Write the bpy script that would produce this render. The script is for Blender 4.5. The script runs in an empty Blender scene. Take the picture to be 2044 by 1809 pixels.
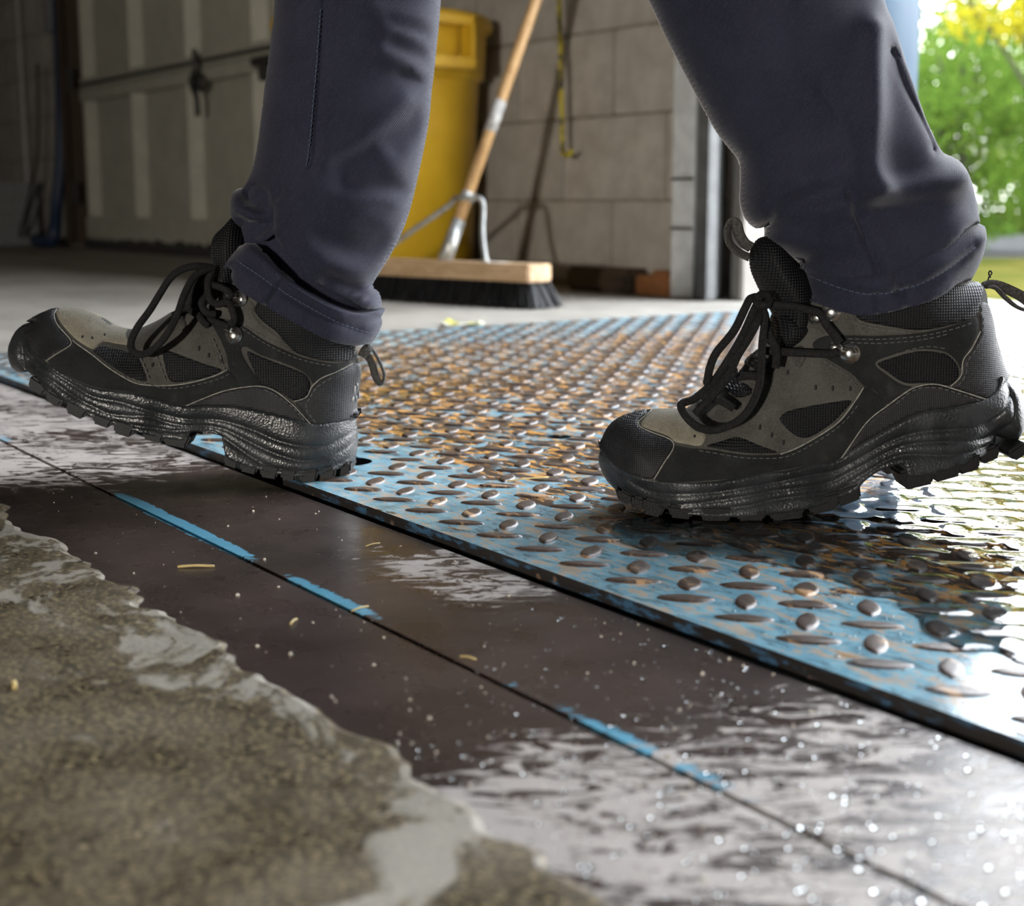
import bpy, bmesh, math, random
import numpy as np
from mathutils import Vector, Matrix, Quaternion
from mathutils.geometry import delaunay_2d_cdt
rnd = random.Random(7)
nrg = np.random.default_rng(7)
S = bpy.context.scene
COL = S.collection
# ------------------------------------------------------------------ camera
# world: X runs along the dock wall, Y points out of the dock door, Z up, floor z = 0
F, CX, CY, HZ, CH = 2900.0, 1022.0, 904.5, 400.0, .216
TH = math.atan((CY-HZ)/F)
AZ = math.radians(34.22)
ca, sa = math.cos(AZ), math.sin(AZ)
FWH = np.array([-ca, sa, 0.]); RT = np.array([sa, ca, 0.]); UZ = np.array([0, 0, 1.])
FW = FWH*math.cos(TH)-UZ*math.sin(TH); UP = UZ*math.cos(TH)+FWH*math.sin(TH)
CP = np.array([0, 0, CH])
cam = bpy.data.cameras.new('camera'); co = bpy.data.objects.new('camera', cam); COL.objects.link(co)
cam.sensor_width = 36; cam.lens = F/2044*36; cam.clip_start = .02; cam.clip_end = 500
m = Matrix(((RT[0], UP[0], -FW[0], 0), (RT[1], UP[1], -FW[1], 0), (RT[2], UP[2], -FW[2], CH), (0, 0, 0, 1)))
co.matrix_world = m
cam.dof.use_dof = True; cam.dof.focus_distance = 1.0; cam.dof.aperture_fstop = 8.5
S.camera = co
# ------------------------------------------------------------------ world, sun, lamps, exposure
S.view_settings.view_transform = 'Standard'; S.view_settings.look = 'None'
S.view_settings.exposure = 0.0; S.view_settings.gamma = 1.0; S.view_settings.use_curve_mapping = False
W = bpy.data.worlds.new('sky'); S.world = W; W.use_nodes = True
nt = W.node_tree; nt.nodes.clear()
wo = nt.nodes.new('ShaderNodeOutputWorld'); bg = nt.nodes.new('ShaderNodeBackground'); bg.inputs[1].default_value = 15.0
tc = nt.nodes.new('ShaderNodeTexCoord'); sx = nt.nodes.new('ShaderNodeSeparateXYZ'); rp = nt.nodes.new('ShaderNodeValToRGB')
rp.color_ramp.elements[0].position = 0.0; rp.color_ramp.elements[0].color = (1, 1, 1, 1)
rp.color_ramp.elements[1].position = .9; rp.color_ramp.elements[1].color = (.78, .87, 1, 1)
nt.links.new(tc.outputs['Generated'], sx.inputs[0]); nt.links.new(sx.outputs[2], rp.inputs[0])
nt.links.new(rp.outputs[0], bg.inputs[0]); nt.links.new(bg.outputs[0], wo.inputs[0])
sun = bpy.data.lights.new('sun', 'SUN'); sun.energy = 2.5; sun.angle = .01; sun.color = (1, .95, .85)
so = bpy.data.objects.new('sun', sun); COL.objects.link(so)
so.rotation_euler = Vector((-.25, .72, -.62)).to_track_quat('-Z', 'Y').to_euler()
fl = bpy.data.lights.new('strobe', 'SPOT'); fl.energy = 1100; fl.shadow_soft_size = .10; fl.spot_size = math.radians(72); fl.spot_blend = 1.0; fl.color = (1, .93, .83)  # strobe out of frame behind the camera, placed from the broom's shadow
fo = bpy.data.objects.new('strobe', fl); COL.objects.link(fo); fo.location = (2.5, -3.9, .45)
fo.rotation_euler = Vector((-.54, .84, .02)).to_track_quat('-Z', 'Y').to_euler()

# ------------------------------------------------------------------ projection helpers (pixel of the 2044x1809 frame -> point of the place)
def ray(x, y): return FW+RT*(x-CX)/F-UP*(y-CY)/F
def gnd(x, y, z=0.): r = ray(x, y); return CP+r*((z-CH)/r[2])
def yplane(x, y, Y): r = ray(x, y); return CP+r*(Y/r[1])
def dplane(x, y, D): r = ray(x, y); return CP+r*(D/r.dot(FWH))
def V(p): return Vector((float(p[0]), float(p[1]), float(p[2])))

# ------------------------------------------------------------------ material helpers
class NB:
    def __init__(s, name):
        s.m = bpy.data.materials.new(name); s.m.use_nodes = True; s.t = s.m.node_tree; s.t.nodes.clear()
        s.out = s.n('ShaderNodeOutputMaterial'); s.p = s.n('ShaderNodeBsdfPrincipled'); s.l(s.p.outputs[0], s.out.inputs[0])
        s.co = s.n('ShaderNodeTexCoord').outputs['Object']
    def n(s, k): return s.t.nodes.new(k)
    def l(s, a, b): s.t.links.new(a, b)
    def sock(s, v, i):
        if isinstance(v, bpy.types.NodeSocket): s.l(v, i)
        elif isinstance(v, (tuple, list)) and len(v) == 3 and i.type == 'RGBA': i.default_value = (*v, 1)
        else: i.default_value = v
    def map(s, scale=(1, 1, 1), rot=(0, 0, 0), loc=(0, 0, 0), src=None):
        k = s.n('ShaderNodeMapping'); s.l(src or s.co, k.inputs[0]); k.inputs['Scale'].default_value = scale; k.inputs['Rotation'].default_value = rot; k.inputs['Location'].default_value = loc; return k.outputs[0]
    def noise(s, scale, detail=3, rough=.55, vec=None, dist=0.):
        k = s.n('ShaderNodeTexNoise'); s.l(vec or s.co, k.inputs['Vector']); k.inputs['Scale'].default_value = scale; k.inputs['Detail'].default_value = detail; k.inputs['Roughness'].default_value = rough; k.inputs['Distortion'].default_value = dist; return k.outputs[0]
    def voro(s, scale, vec=None, feat='F1', out='Distance', rnd_=1.):
        k = s.n('ShaderNodeTexVoronoi'); k.feature = feat; s.l(vec or s.co, k.inputs['Vector']); k.inputs['Scale'].default_value = scale; k.inputs['Randomness'].default_value = rnd_; return k.outputs[out]
    def wave(s, scale, vec=None, dist=0., dirn='X'):
        k = s.n('ShaderNodeTexWave'); k.bands_direction = dirn; s.l(vec or s.co, k.inputs['Vector']); k.inputs['Scale'].default_value = scale; k.inputs['Distortion'].default_value = dist; return k.outputs['Fac']
    def ramp(s, f, a, b, c0=0., c1=1.):
        k = s.n('ShaderNodeMapRange'); k.interpolation_type = 'SMOOTHSTEP'; s.l(f, k.inputs[0]); k.inputs[1].default_value = a; k.inputs[2].default_value = b; k.inputs[3].default_value = c0; k.inputs[4].default_value = c1; return k.outputs[0]
    def math(s, op, a, b=0.):
        k = s.n('ShaderNodeMath'); k.operation = op; s.sock(a, k.inputs[0]); s.sock(b, k.inputs[1]); return k.outputs[0]
    def mix(s, f, a, b):
        k = s.n('ShaderNodeMix'); k.data_type = 'RGBA'; s.sock(f, k.inputs[0]); s.sock(a, k.inputs[6]); s.sock(b, k.inputs[7]); return k.outputs[2]
    def sep(s, v): k = s.n('ShaderNodeSeparateXYZ'); s.l(v, k.inputs[0]); return k.outputs
    def bump(s, h, strength=.3, dist=.001, nrm=None):
        k = s.n('ShaderNodeBump'); s.l(h, k.inputs['Height']); k.inputs['Strength'].default_value = strength; k.inputs['Distance'].default_value = dist
        if nrm: s.l(nrm, k.inputs['Normal'])
        return k.outputs[0]
    def set(s, **kw):
        names = dict(col='Base Color', rough='Roughness', metal='Metallic', nrm='Normal', spec='Specular IOR Level', sheen='Sheen Weight', coat='Coat Weight', coatr='Coat Roughness', trans='Transmission Weight', sub='Subsurface Weight')
        for k, v in kw.items(): s.sock(v, s.p.inputs[names[k]])
        return s.m
MATS = {}
def plain(name, col, rough=.6, var=.15, scale=60., bump=.1, metal=0., bd=.0008, **kw):
    b = NB(name); n = b.noise(scale, 4)
    c = b.mix(b.ramp(n, .3, .7), tuple(x*(1-var) for x in col), tuple(min(1, x*(1+var)) for x in col))
    MATS[name] = b.set(col=c, rough=rough, metal=metal, nrm=b.bump(b.noise(scale*4, 3), bump, bd), **kw); return MATS[name]

# ------------------------------------------------------------------ object helpers
def link(name, me, mat=None, parent=None, smooth=False):
    o = bpy.data.objects.new(name, me); COL.objects.link(o)
    if mat is not None and len(me.materials) == 0: me.materials.append(MATS[mat] if isinstance(mat, str) else mat)
    if parent is not None: o.parent = parent
    if smooth:
        me.polygons.foreach_set('use_smooth', [True]*len(me.polygons))
    return o
def mesh(name, v, f):
    me = bpy.data.meshes.new(name); me.from_pydata([tuple(map(float, p)) for p in v], [], [tuple(map(int, q)) for q in f]); me.update(); return me
def bm_obj(name, bm, mat, parent=None, smooth=False):
    me = bpy.data.meshes.new(name); bm.to_mesh(me); bm.free(); return link(name, me, mat, parent, smooth)
def box_bm(bm, c, s, bev=0., rot=None):
    r = bmesh.ops.create_cube(bm, size=1.); vs = r['verts']
    bmesh.ops.scale(bm, vec=s, verts=vs)
    if bev > 0:
        es = list({e for v in vs for e in v.link_edges}); rr = bmesh.ops.bevel(bm, geom=es, offset=bev, segments=2, affect='EDGES'); vs = list({v for f in rr['faces'] for v in f.verts} | {v for v in vs if v.is_valid})
    if rot is not None: bmesh.ops.rotate(bm, cent=(0, 0, 0), matrix=rot, verts=vs)
    bmesh.ops.translate(bm, vec=c, verts=vs); return vs
def box(name, c, s, mat, parent=None, bev=0., rot=None):
    bm = bmesh.new(); box_bm(bm, c, s, bev, rot); return bm_obj(name, bm, mat, parent)
def box2(name, a, b, mat, parent=None, bev=0.):
    a = np.array(a, float); b = np.array(b, float); return box(name, tuple((a+b)/2), tuple(abs(b-a)), mat, parent, bev)
def tube_mesh(name, pts, r, seg=8, closed=False, flat=1., sub=4):
    P = [V(p) for p in pts]
    if sub > 1:
        Q = []; n = len(P); rng = range(n if closed else n-1)
        for i in rng:
            g = lambda k: P[k % n] if closed else P[max(0, min(n-1, k))]
            p0, p1, p2, p3 = g(i-1), g(i), g(i+1), g(i+2)
            for k in range(sub):
                t = k/sub; Q.append(.5*((2*p1)+(p2-p0)*t+(2*p0-5*p1+4*p2-p3)*t*t+(3*p1-p0-3*p2+p3)*t**3))
        if not closed: Q.append(P[-1])
        P = Q
    n = len(P); R = r if callable(r) else (lambda t: r)
    v = []; f = []; nrm = None
    for i in range(n):
        a = P[(i-1) % n] if (closed or i > 0) else P[i]; b = P[(i+1) % n] if (closed or i < n-1) else P[i]
        t = (b-a).normalized()
        if nrm is None: nrm = t.orthogonal().normalized()
        nrm = (nrm-t*nrm.dot(t)).normalized(); bi = t.cross(nrm); rr = R(i/(n-1))
        for k in range(seg):
            an = 2*math.pi*k/seg; v.append(P[i]+nrm*(rr*math.cos(an))+bi*(rr*flat*math.sin(an)))
    for i in range(n if closed else n-1):
        for k in range(seg):
            j = (i+1) % n; f.append((i*seg+k, i*seg+(k+1) % seg, j*seg+(k+1) % seg, j*seg+k))
    if not closed:
        f.append(tuple(range(seg))[::-1]); f.append(tuple((n-1)*seg+k for k in range(seg)))
    return mesh(name, v, f)
def tube(name, pts, r, mat, parent=None, **kw): return link(name, tube_mesh(name, pts, r, **kw), mat, parent, True)
def lathe(name, prof, mat, parent=None, seg=48, c=(0, 0, 0), smooth=True):
    v = []; f = []; n = len(prof)
    for (r, z) in prof:
        for k in range(seg):
            a = 2*math.pi*k/seg; v.append((c[0]+r*math.cos(a), c[1]+r*math.sin(a), c[2]+z))
    for i in range(n-1):
        for k in range(seg): f.append((i*seg+k, i*seg+(k+1) % seg, (i+1)*seg+(k+1) % seg, (i+1)*seg+k))
    f.append(tuple(range(seg))[::-1]); f.append(tuple((n-1)*seg+k for k in range(seg)))
    return link(name, mesh(name, v, f), mat, parent, smooth)
def empty(name, loc=(0, 0, 0)):
    o = bpy.data.objects.new(name, None); o.location = loc; COL.objects.link(o); o.empty_display_size = .05; return o
def keep(parent):   # children are given in world coordinates
    mi = Matrix.Translation(parent.location).inverted()
    for c in parent.children: c.matrix_parent_inverse = mi
def tag(o, label=None, cat=None, group=None, kind=None):
    if label: o['label'] = label
    if cat: o['category'] = cat
    if group: o['group'] = group
    if kind: o['kind'] = kind
    return o
# ------------------------------------------------------------------ materials of the setting
def mat_concrete(name, wet):
    b = NB(name); big = b.noise(3.2, 4, .6); mid = b.noise(22, 5, .65); fine = b.noise(260, 3, .7); agg = b.noise(380, 3, .75)
    base = b.mix(b.ramp(mid, .32, .68), (.053, .042, .027) if wet else (.27, .247, .212), (.128, .104, .070) if wet else (.35, .322, .28))
    base = b.mix(b.ramp(agg, .53, .62), base, (.30, .235, .13) if wet else (.40, .37, .31))
    base = b.mix(b.ramp(agg, .44, .36), base, (.02, .018, .013) if wet else (.2, .18, .16))
    if wet:
        xyz = b.sep(b.co)
        near = b.ramp(xyz[1], .10, .262)            # dried pale edge next to the steel
        dry = b.ramp(b.math('ADD', b.math('MULTIPLY', near, .16), b.noise(11, 8, .74, dist=.8)), .645, .70)
        base = b.mix(b.math('MULTIPLY', dry, .7), base, (.36, .33, .28))
        pud = b.ramp(b.noise(3.0, 3, .5), .44, .56)
        rough = b.math('ADD', b.ramp(mid, .3, .7, .24, .46), b.math('MULTIPLY', dry, .2))
    else:
        base = b.mix(b.ramp(big, .45, .62), base, (.235, .215, .183)); rough = b.ramp(mid, .3, .7, .55, .8)
    h = b.math('ADD', b.math('MULTIPLY', fine, .5), b.math('MULTIPLY', mid, 1.4))
    MATS[name] = b.set(col=base, rough=rough, nrm=b.bump(h, .35 if wet else .3, .002), spec=.5)
mat_concrete('concrete_wet', True); mat_concrete('concrete_dry', False)

def mat_brown():
    b = NB('brown_steel'); xyz = b.sep(b.co)
    streak = b.map(scale=(1, 1, 1), rot=(0, 0, math.radians(-56)))          # smears run across the strip
    st = b.map(scale=(26, 62, 1), src=streak)
    s1 = b.noise(1.0, 9, .78, vec=st, dist=1.6); big = b.noise(5.0, 3, .5, dist=.4); sp = b.noise(900, 2, .6)
    # dried residue: left part, patches near the leveler edge and the whole right end
    x = xyz[0]
    zone = b.math('MAXIMUM', b.ramp(x, -.50, -.40), b.math('MAXIMUM', b.ramp(x, -1.0, -1.15), b.math('MULTIPLY', b.math('MULTIPLY', b.ramp(x, -.80, -.74), b.ramp(x, -.60, -.66)), b.ramp(xyz[1], .37, .42))))
    th = b.math('ADD', b.math('MULTIPLY', zone, .205), b.math('ADD', b.math('MULTIPLY', big, .34), b.math('MULTIPLY', s1, .95)))
    dry = b.ramp(th, .825, .842)
    paint = b.mix(b.ramp(b.noise(12, 4), .3, .7), (.030, .020, .016), (.055, .038, .032))
    paint = b.mix(b.ramp(sp, .70, .74), paint, (.5, .48, .44))
    # blue paint smear along the seam between the two strips
    dy = b.math('ABSOLUTE', b.math('SUBTRACT', xyz[1], .3545))
    win = b.math('MAXIMUM', b.math('MULTIPLY', b.ramp(xyz[0], -1.10, -1.0), b.ramp(xyz[0], -.74, -.86)), b.math('MULTIPLY', b.ramp(b.noise(6, 2, .5), .40, .6), .72))
    rg = b.noise(1.0, 9, .8, vec=b.map(scale=(40, 120, 1), src=streak), dist=.8)
    bl = b.ramp(b.math('ADD', b.math('MULTIPLY', b.ramp(dy, .0135, .0), win), b.math('MULTIPLY', b.math('SUBTRACT', rg, .5), 1.5)), .50, .56)
    paint = b.mix(bl, paint, (.10, .30, .42))
    col = b.mix(dry, paint, b.mix(b.noise(60, 3), (.30, .265, .238), (.44, .395, .36)))
    rough = b.mix(dry, b.ramp(b.noise(30, 4), .3, .7, .24, .36), (.55, .55, .55))
    h = b.math('ADD', b.math('MULTIPLY', dry, .6), b.math('MULTIPLY', b.noise(420, 3, .6), .35))
    MATS['brown_steel'] = b.set(col=col, rough=rough, nrm=b.bump(h, .3, .0006), spec=b.ramp(xyz[0], -.7, -.35, .42, .26))
mat_brown()

def mat_deck(name, lug):
    b = NB(name)
    if lug:
        geo = b.n('ShaderNodeNewGeometry').outputs['Position']; oi = b.n('ShaderNodeObjectInfo').outputs['Random']
    else:
        geo = b.co
    xyz = b.sep(geo); x, y = xyz[0], xyz[1]
    st = b.map(scale=(40, 120, 1), rot=(0, 0, math.radians(-56)), src=geo)
    n1 = b.noise(1., 6, .7, vec=b.map(scale=(26, 60, 1), rot=(0, 0, math.radians(-56)), src=geo), dist=.5)
    n2 = b.noise(1., 5, .7, vec=st, dist=.5); big = b.noise(4.0, 3, .5, vec=geo)
    n3 = b.noise(1., 8, .74, vec=b.map(scale=(22, 42, 1), rot=(0, 0, math.radians(-56)), src=geo), dist=.7)
    rust = b.mix(b.ramp(n2, .3, .7), (.035, .024, .019), (.085, .058, .045))
    if lug:
        col = b.mix(b.ramp(b.noise(300, 4, .7, vec=geo), .35, .7), (.045, .030, .023), (.105, .074, .058))
        col = b.mix(b.ramp(b.math('ADD', n2, b.math('MULTIPLY', oi, .12)), .63, .72), col, (.40, .24, .12))
        rough = b.ramp(n2, .3, .7, .30, .48); metal = .05
        h = b.noise(500, 4, .7, vec=geo); MATS[name] = b.set(col=col, rough=rough, metal=metal, nrm=b.bump(h, .4, .0008)); return
    nearb = b.math('MAXIMUM', b.ramp(y, .68, .53), b.ramp(x, -1.72, -1.95))
    blue = b.ramp(b.math('ADD', b.math('MULTIPLY', nearb, .155), b.math('ADD', b.math('MULTIPLY', n3, .95), b.math('MULTIPLY', big, .25))), .625, .665)
    orange = b.ramp(b.math('ADD', n1, b.math('MULTIPLY', big, .25)), .56, .60)
    orange = b.math('MULTIPLY', orange, b.ramp(b.noise(1.7, 2, vec=geo), .3, .48))
    bcol = b.mix(b.ramp(b.noise(60, 4, vec=geo), .3, .7), (.12, .265, .34), (.21, .39, .47))
    col = b.mix(blue, rust, bcol)
    ora = b.math('MULTIPLY', b.ramp(n2, .525, .56), b.math('SUBTRACT', 1., b.math('MULTIPLY', nearb, .55)))
    col = b.mix(ora, col, b.mix(b.noise(200, 2, vec=geo), (.52, .25, .055), (.66, .33, .09)))
    col = b.mix(b.ramp(n2, .47, .38), col, b.mix(.5, rust, col))
    wet = b.ramp(b.math('ADD', b.noise(6, 4, .6, vec=geo), b.ramp(x, -1.1, -.5, 0, .25)), .45, .62)
    rough = b.mix(wet, (.42, .42, .42), (.20, .20, .20))
    h = b.math('ADD', b.math('MULTIPLY', n2, .6), b.math('MULTIPLY', b.noise(350, 3, vec=geo), .25))
    MATS[name] = b.set(col=col, rough=rough, nrm=b.bump(h, .35, .0012), spec=.55)
mat_deck('deck_paint', False); mat_deck('deck_lug', True)

def mat_edge():
    b = NB('plate_edge'); n = b.noise(1., 5, .7, vec=b.map(scale=(45, 45, 160)))
    c = b.mix(b.ramp(n, .50, .66), (.016, .014, .013), (.035, .09, .16)); c = b.mix(b.ramp(b.noise(90, 3), .62, .72), c, (.12, .075, .05))
    MATS['plate_edge'] = b.set(col=c, rough=.45, nrm=b.bump(n, .4, .0015))
mat_edge()
plain('pit_dark', (.02, .018, .016), .9)

def mat_block():
    b = NB('cinder_block'); oi = b.n('ShaderNodeObjectInfo').outputs['Random']
    n = b.noise(14, 5, .6); f = b.noise(160, 4, .7)
    c = b.mix(b.ramp(n, .3, .7), (.30, .275, .24), (.40, .37, .33)); c = b.mix(b.math('MULTIPLY', oi, .35), c, (.30, .28, .25))
    c = b.mix(b.ramp(f, .62, .74), c, (.22, .2, .17)); 
    MATS['cinder_block'] = b.set(col=c, rough=.85, nrm=b.bump(f, .5, .004))
mat_block()
plain('mortar', (.20, .17, .14), .9, .2, 40, .4, bd=.004)
plain('wall_paint', (.20, .19, .17), .85, .15, 6)
plain('ceiling_paint', (.26, .25, .235), .9, .1, 5)

# ------------------------------------------------------------------ floor of concrete with ragged edge at the steel, pit walls
YS1, YS2, YS3, YPL = .265, .350, .466, .474      # concrete edge, seam, strip end, leveler edge
XL, XR, YF = -2.075, .10, 2.60                     # leveler deck extents
def floor_obj():
    v = []; f = []
    xs = np.arange(-2.20, .40, .004); nn = len(xs)
    rag = np.zeros(nn)
    for sc, am in ((.06, .0028), (.02, .0034), (.009, .0028)):
        k = int(sc/.004)+1; w = nrg.normal(0, 1, nn+4*k); w = np.convolve(w, np.hanning(2*k+1)/np.hanning(2*k+1).sum(), 'same')[:nn]; rag += am*w/w.std()
    # rows: ragged lip (z .002) , foot of the lip, back of the near slab
    zt = .0022
    for i, x in enumerate(xs): v.append((x, YS1+rag[i]*.75+.002, zt*.2)); v.append((x, YS1+rag[i]*.75-.0025, zt)); v.append((x, YS1-.05, zt)); v.append((x, YS1+rag[i]*.75+.002, -.02))
    for i in range(nn-1):
        a = 4*i; c = 4*(i+1)
        f += [(a, c, c+1, a+1), (a+1, c+1, c+2, a+2), (a+3, c+3, c, a)]
    n0 = len(v); v += [(-2.2, YS1-.05, zt), (.396, YS1-.05, zt), (4, -6, zt), (-9.5, -6, zt), (-9.5, YS1-.05, zt), (4, YS1-.05, zt)]
    i0 = [2+4*i for i in range(nn)]
    f.append(tuple([n0+4, n0+3, n0+2, n0+5]+i0[::-1]))
    return link('floor', mesh('floor', v, f), 'concrete_wet')
fo_ = floor_obj(); tag(fo_, 'damp brown concrete dock floor with ragged edge beside the steel strips', kind='structure')
def slab2():
    bm = bmesh.new()
    box_bm(bm, ((-9.5-2.2)/2, (.215+2.6)/2, -.1), (7.3, 2.385, .2+.0)); 
    box_bm(bm, ((-2.2+XL-.006)/2, (YPL+2.35)/2, -.1), (XL-.006+2.2, 2.35-YPL, .2))
    box_bm(bm, (2.25, (.215+2.35)/2, -.1), (3.5, 2.135, .2))
    box_bm(bm, (.25, (YPL+2.35)/2, -.1), (.29, 2.35-YPL, .2))
    o = bm_obj('floor', bm, 'concrete_dry'); tag(o, 'dry grey concrete floor beyond the leveler, in front of the block wall', kind='structure'); return o
slab2()
tag(box2('trim_2', (-2.6, 2.585, -1.1), (.6, 2.60, -.004), 'pit_dark'), 'front wall added to close the dock pit', kind='structure'); tag(box2('trim_3', (-2.6, .2, -.6), (-2.56, 2.6, -.2), 'pit_dark'), 'side of the dock pit', kind='structure'); tag(box2('trim_4', (.56, .2, -.6), (.6, 2.6, -.2), 'pit_dark'), 'side of the dock pit by the wall', kind='structure'); tag(box2('trim_5', (-2.6, .18, -.6), (.6, .2, -.02), 'pit_dark'), 'rear face of the dock pit', kind='structure')  # unseen pit walls, added to keep daylight from leaking through the deck gap
pit = box2('floor', (-2.6, .2, -.62), (.6, 2.7, -.6), 'pit_dark'); tag(pit, 'dark floor of the pit under the leveler', kind='structure')

# ------------------------------------------------------------------ two brown steel strips
def strip(y0, y1, label):
    bm = bmesh.new(); box_bm(bm, ((-2.2+.396)/2, (y0+y1)/2, -.006), (2.596, y1-y0, .012), .0012)
    o = bm_obj('steel_strip', bm, 'brown_steel'); tag(o, label, 'steel strip'); return o
strip(YS1-.02, YS2-.0008, 'brown steel strip let into the floor, next to the ragged concrete edge')
strip(YS2+.0008, YS3, 'brown steel strip let into the floor, next to the raised deck edge')

# ------------------------------------------------------------------ dock leveler with raised tread
PZ = .006
lev = empty('dock_leveler', (-1.0, 1.5, 0)); tag(lev, 'worn blue steel tread plate deck with rust and orange primer', 'dock leveler')
HOLES = [((-1.046, .762), .0118), ((-1.040, .545), .020)]
def deck():
    bm = bmesh.new()
    outer = [(XL, YPL), (-1.085, YPL), (-1.085, YPL+.022), (-1.012, YPL+.022), (-1.012, YPL), (XR, YPL), (XR, YF), (XL, YF)]
    loops = [outer]+[[(c[0]+r*math.cos(a), c[1]+r*math.sin(a)) for a in np.linspace(0, 2*math.pi, 28, endpoint=False)] for c, r in HOLES]
    es = []
    for lp in loops:
        vs = [bm.verts.new((x, y, PZ)) for x, y in lp]; es += [bm.edges.new((vs[i], vs[(i+1) % len(vs)])) for i in range(len(vs))]
        lo = [bm.verts.new((x, y, PZ-.008)) for x, y in lp]
        for i in range(len(vs)):
            q = bm.faces.new((vs[i], lo[i], lo[(i+1) % len(vs)], vs[(i+1) % len(vs)])); q.material_index = 1
    bmesh.ops.triangle_fill(bm, edges=es, use_beauty=True)
    bmesh.ops.recalc_face_normals(bm, faces=bm.faces[:])
    for f in bm.faces:
        if abs(f.normal.z) > .9 and f.normal.z < 0: f.normal_flip()
    me = bpy.data.meshes.new('deck_plate'); bm.to_mesh(me); bm.free()
    me.materials.append(MATS['deck_paint']); me.materials.append(MATS['plate_edge'])
    return link('deck_plate', me, None, lev)
deck()
# lug: lens shape with blunt ends and a crowned top
def lug_geo():
    L, Wd, Hh = .0158, .0064, .0014; v = []; f = []; rings = [(1.0, 0.), (.90, .70), (.74, .98), (.3, 1.03)]; ns = 14
    for sc, hz in rings:
        for k in range(ns):
            a = 2*math.pi*k/ns; c, s = math.cos(a), math.sin(a); xx = c
            wy = Wd*(1-abs(c)**2.2*.80)*s/max(abs(s), .25)*min(1, abs(s)*1.6)
            v.append((L*xx*(1-(1-sc)*.75), wy*sc, Hh*hz))
    for i in range(len(rings)-1):
        for k in range(ns): f.append((i*ns+k, i*ns+(k+1) % ns, (i+1)*ns+(k+1) % ns, (i+1)*ns+k))
    f.append(tuple(3*ns+k for k in range(ns)))
    return np.array(v), f
LV, LF = lug_geo(); lug_me = mesh('tread_lug', LV, LF); lug_me.materials.append(MATS['deck_lug']); lug_me.polygons.foreach_set('use_smooth', [True]*len(LF))
PI_, X0, Y0 = .0449, -.906, .522
lugs = []
for i in range(-40, 40):
    for j in range(-2, 60):
        for k in (0, 1):
            x = X0+(i+.5*k)*PI_; y = Y0+(j-.5*k)*PI_
            if not (XL+.02 < x < XR-.02 and YPL+.004 < y < YF-.01): continue
            if any((x-c[0])**2+(y-c[1])**2 < (r+.012)**2 for c, r in HOLES): continue
            if -1.09 < x < -1.0 and y < YPL+.03: continue
            ang = math.radians(135 if k == 0 else 45)+rnd.gauss(0, .03)
            d = np.array([x, y, PZ])-CP; zc = d.dot(FW)
            px = CX+F*d.dot(RT)/zc if zc > .1 else -999; py = CY-F*d.dot(UP)/zc if zc > .1 else 0
            vis = (zc > .1 and -20 < px < 2064 and py < 1829)
            lugs.append((zc if vis else 99+abs(zc), x, y, ang))
lugs.sort()
# the foot and the boot hide some of the nearest: take the nearest 300 in view as parts
for q, (zc, x, y, ang) in enumerate(lugs[:300]):
    o = bpy.data.objects.new('tread_lug', lug_me); COL.objects.link(o); o.parent = lev
    s = 1+rnd.uniform(-.05, .05); o.matrix_parent_inverse = Matrix.Translation(lev.location).inverted()
    o.matrix_basis = Matrix.Translation((x, y, PZ-.0001)) @ Matrix.Rotation(ang, 4, 'Z') @ Matrix.Diagonal((s, 1+rnd.uniform(-.08, .1), 1+rnd.uniform(-.15, .1), 1))
v = []; f = []; n = 0
for (zc, x, y, ang) in lugs[300:]:
    c, s = math.cos(ang), math.sin(ang)
    P = np.stack([LV[:, 0]*c-LV[:, 1]*s+x, LV[:, 0]*s+LV[:, 1]*c+y, LV[:, 2]+PZ-.0001], 1); v.append(P); f += [tuple(a+n for a in q) for q in LF]; n += len(LV)
fl_ = link('tread_lugs', mesh('tread_lugs', np.concatenate(v), f), 'deck_lug', lev, True); tag(fl_, kind='stuff')
keep(lev)
for o in lev.children: o.matrix_parent_inverse = Matrix.Translation(lev.location).inverted()

# ------------------------------------------------------------------ water lying between the lugs
def mat_water():
    b = NB('water'); t = b.t; b.t.nodes.remove(b.p)
    gl = b.n('ShaderNodeBsdfGlossy'); gl.inputs['Roughness'].default_value = .025; tr = b.n('ShaderNodeBsdfTransparent'); tr.inputs[0].default_value = (.93, .94, .93, 1)
    fr = b.n('ShaderNodeFresnel'); fr.inputs['IOR'].default_value = 1.36; mx = b.n('ShaderNodeMixShader')
    nb = b.bump(b.noise(45, 3, .5), .25, .002); b.l(nb, gl.inputs['Normal']); b.l(nb, fr.inputs['Normal'])
    b.l(fr.outputs[0], mx.inputs[0]); b.l(tr.outputs[0], mx.inputs[1]); b.l(gl.outputs[0], mx.inputs[2]); b.l(mx.outputs[0], b.out.inputs[0]); MATS['water'] = b.m
mat_water()
def smooth_noise(X, Y, sc, seed):
    g = np.random.default_rng(seed); T = g.random((64, 64)); u = X/sc; w = Y/sc; iu = np.floor(u).astype(int); iw = np.floor(w).astype(int); a = u-iu; b_ = w-iw
    a = a*a*(3-2*a); b_ = b_*b_*(3-2*b_); t = lambda p, q: T[p % 64, q % 64]
    return (t(iu, iw)*(1-a)+t(iu+1, iw)*a)*(1-b_)+(t(iu, iw+1)*(1-a)+t(iu+1, iw+1)*a)*b_
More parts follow.
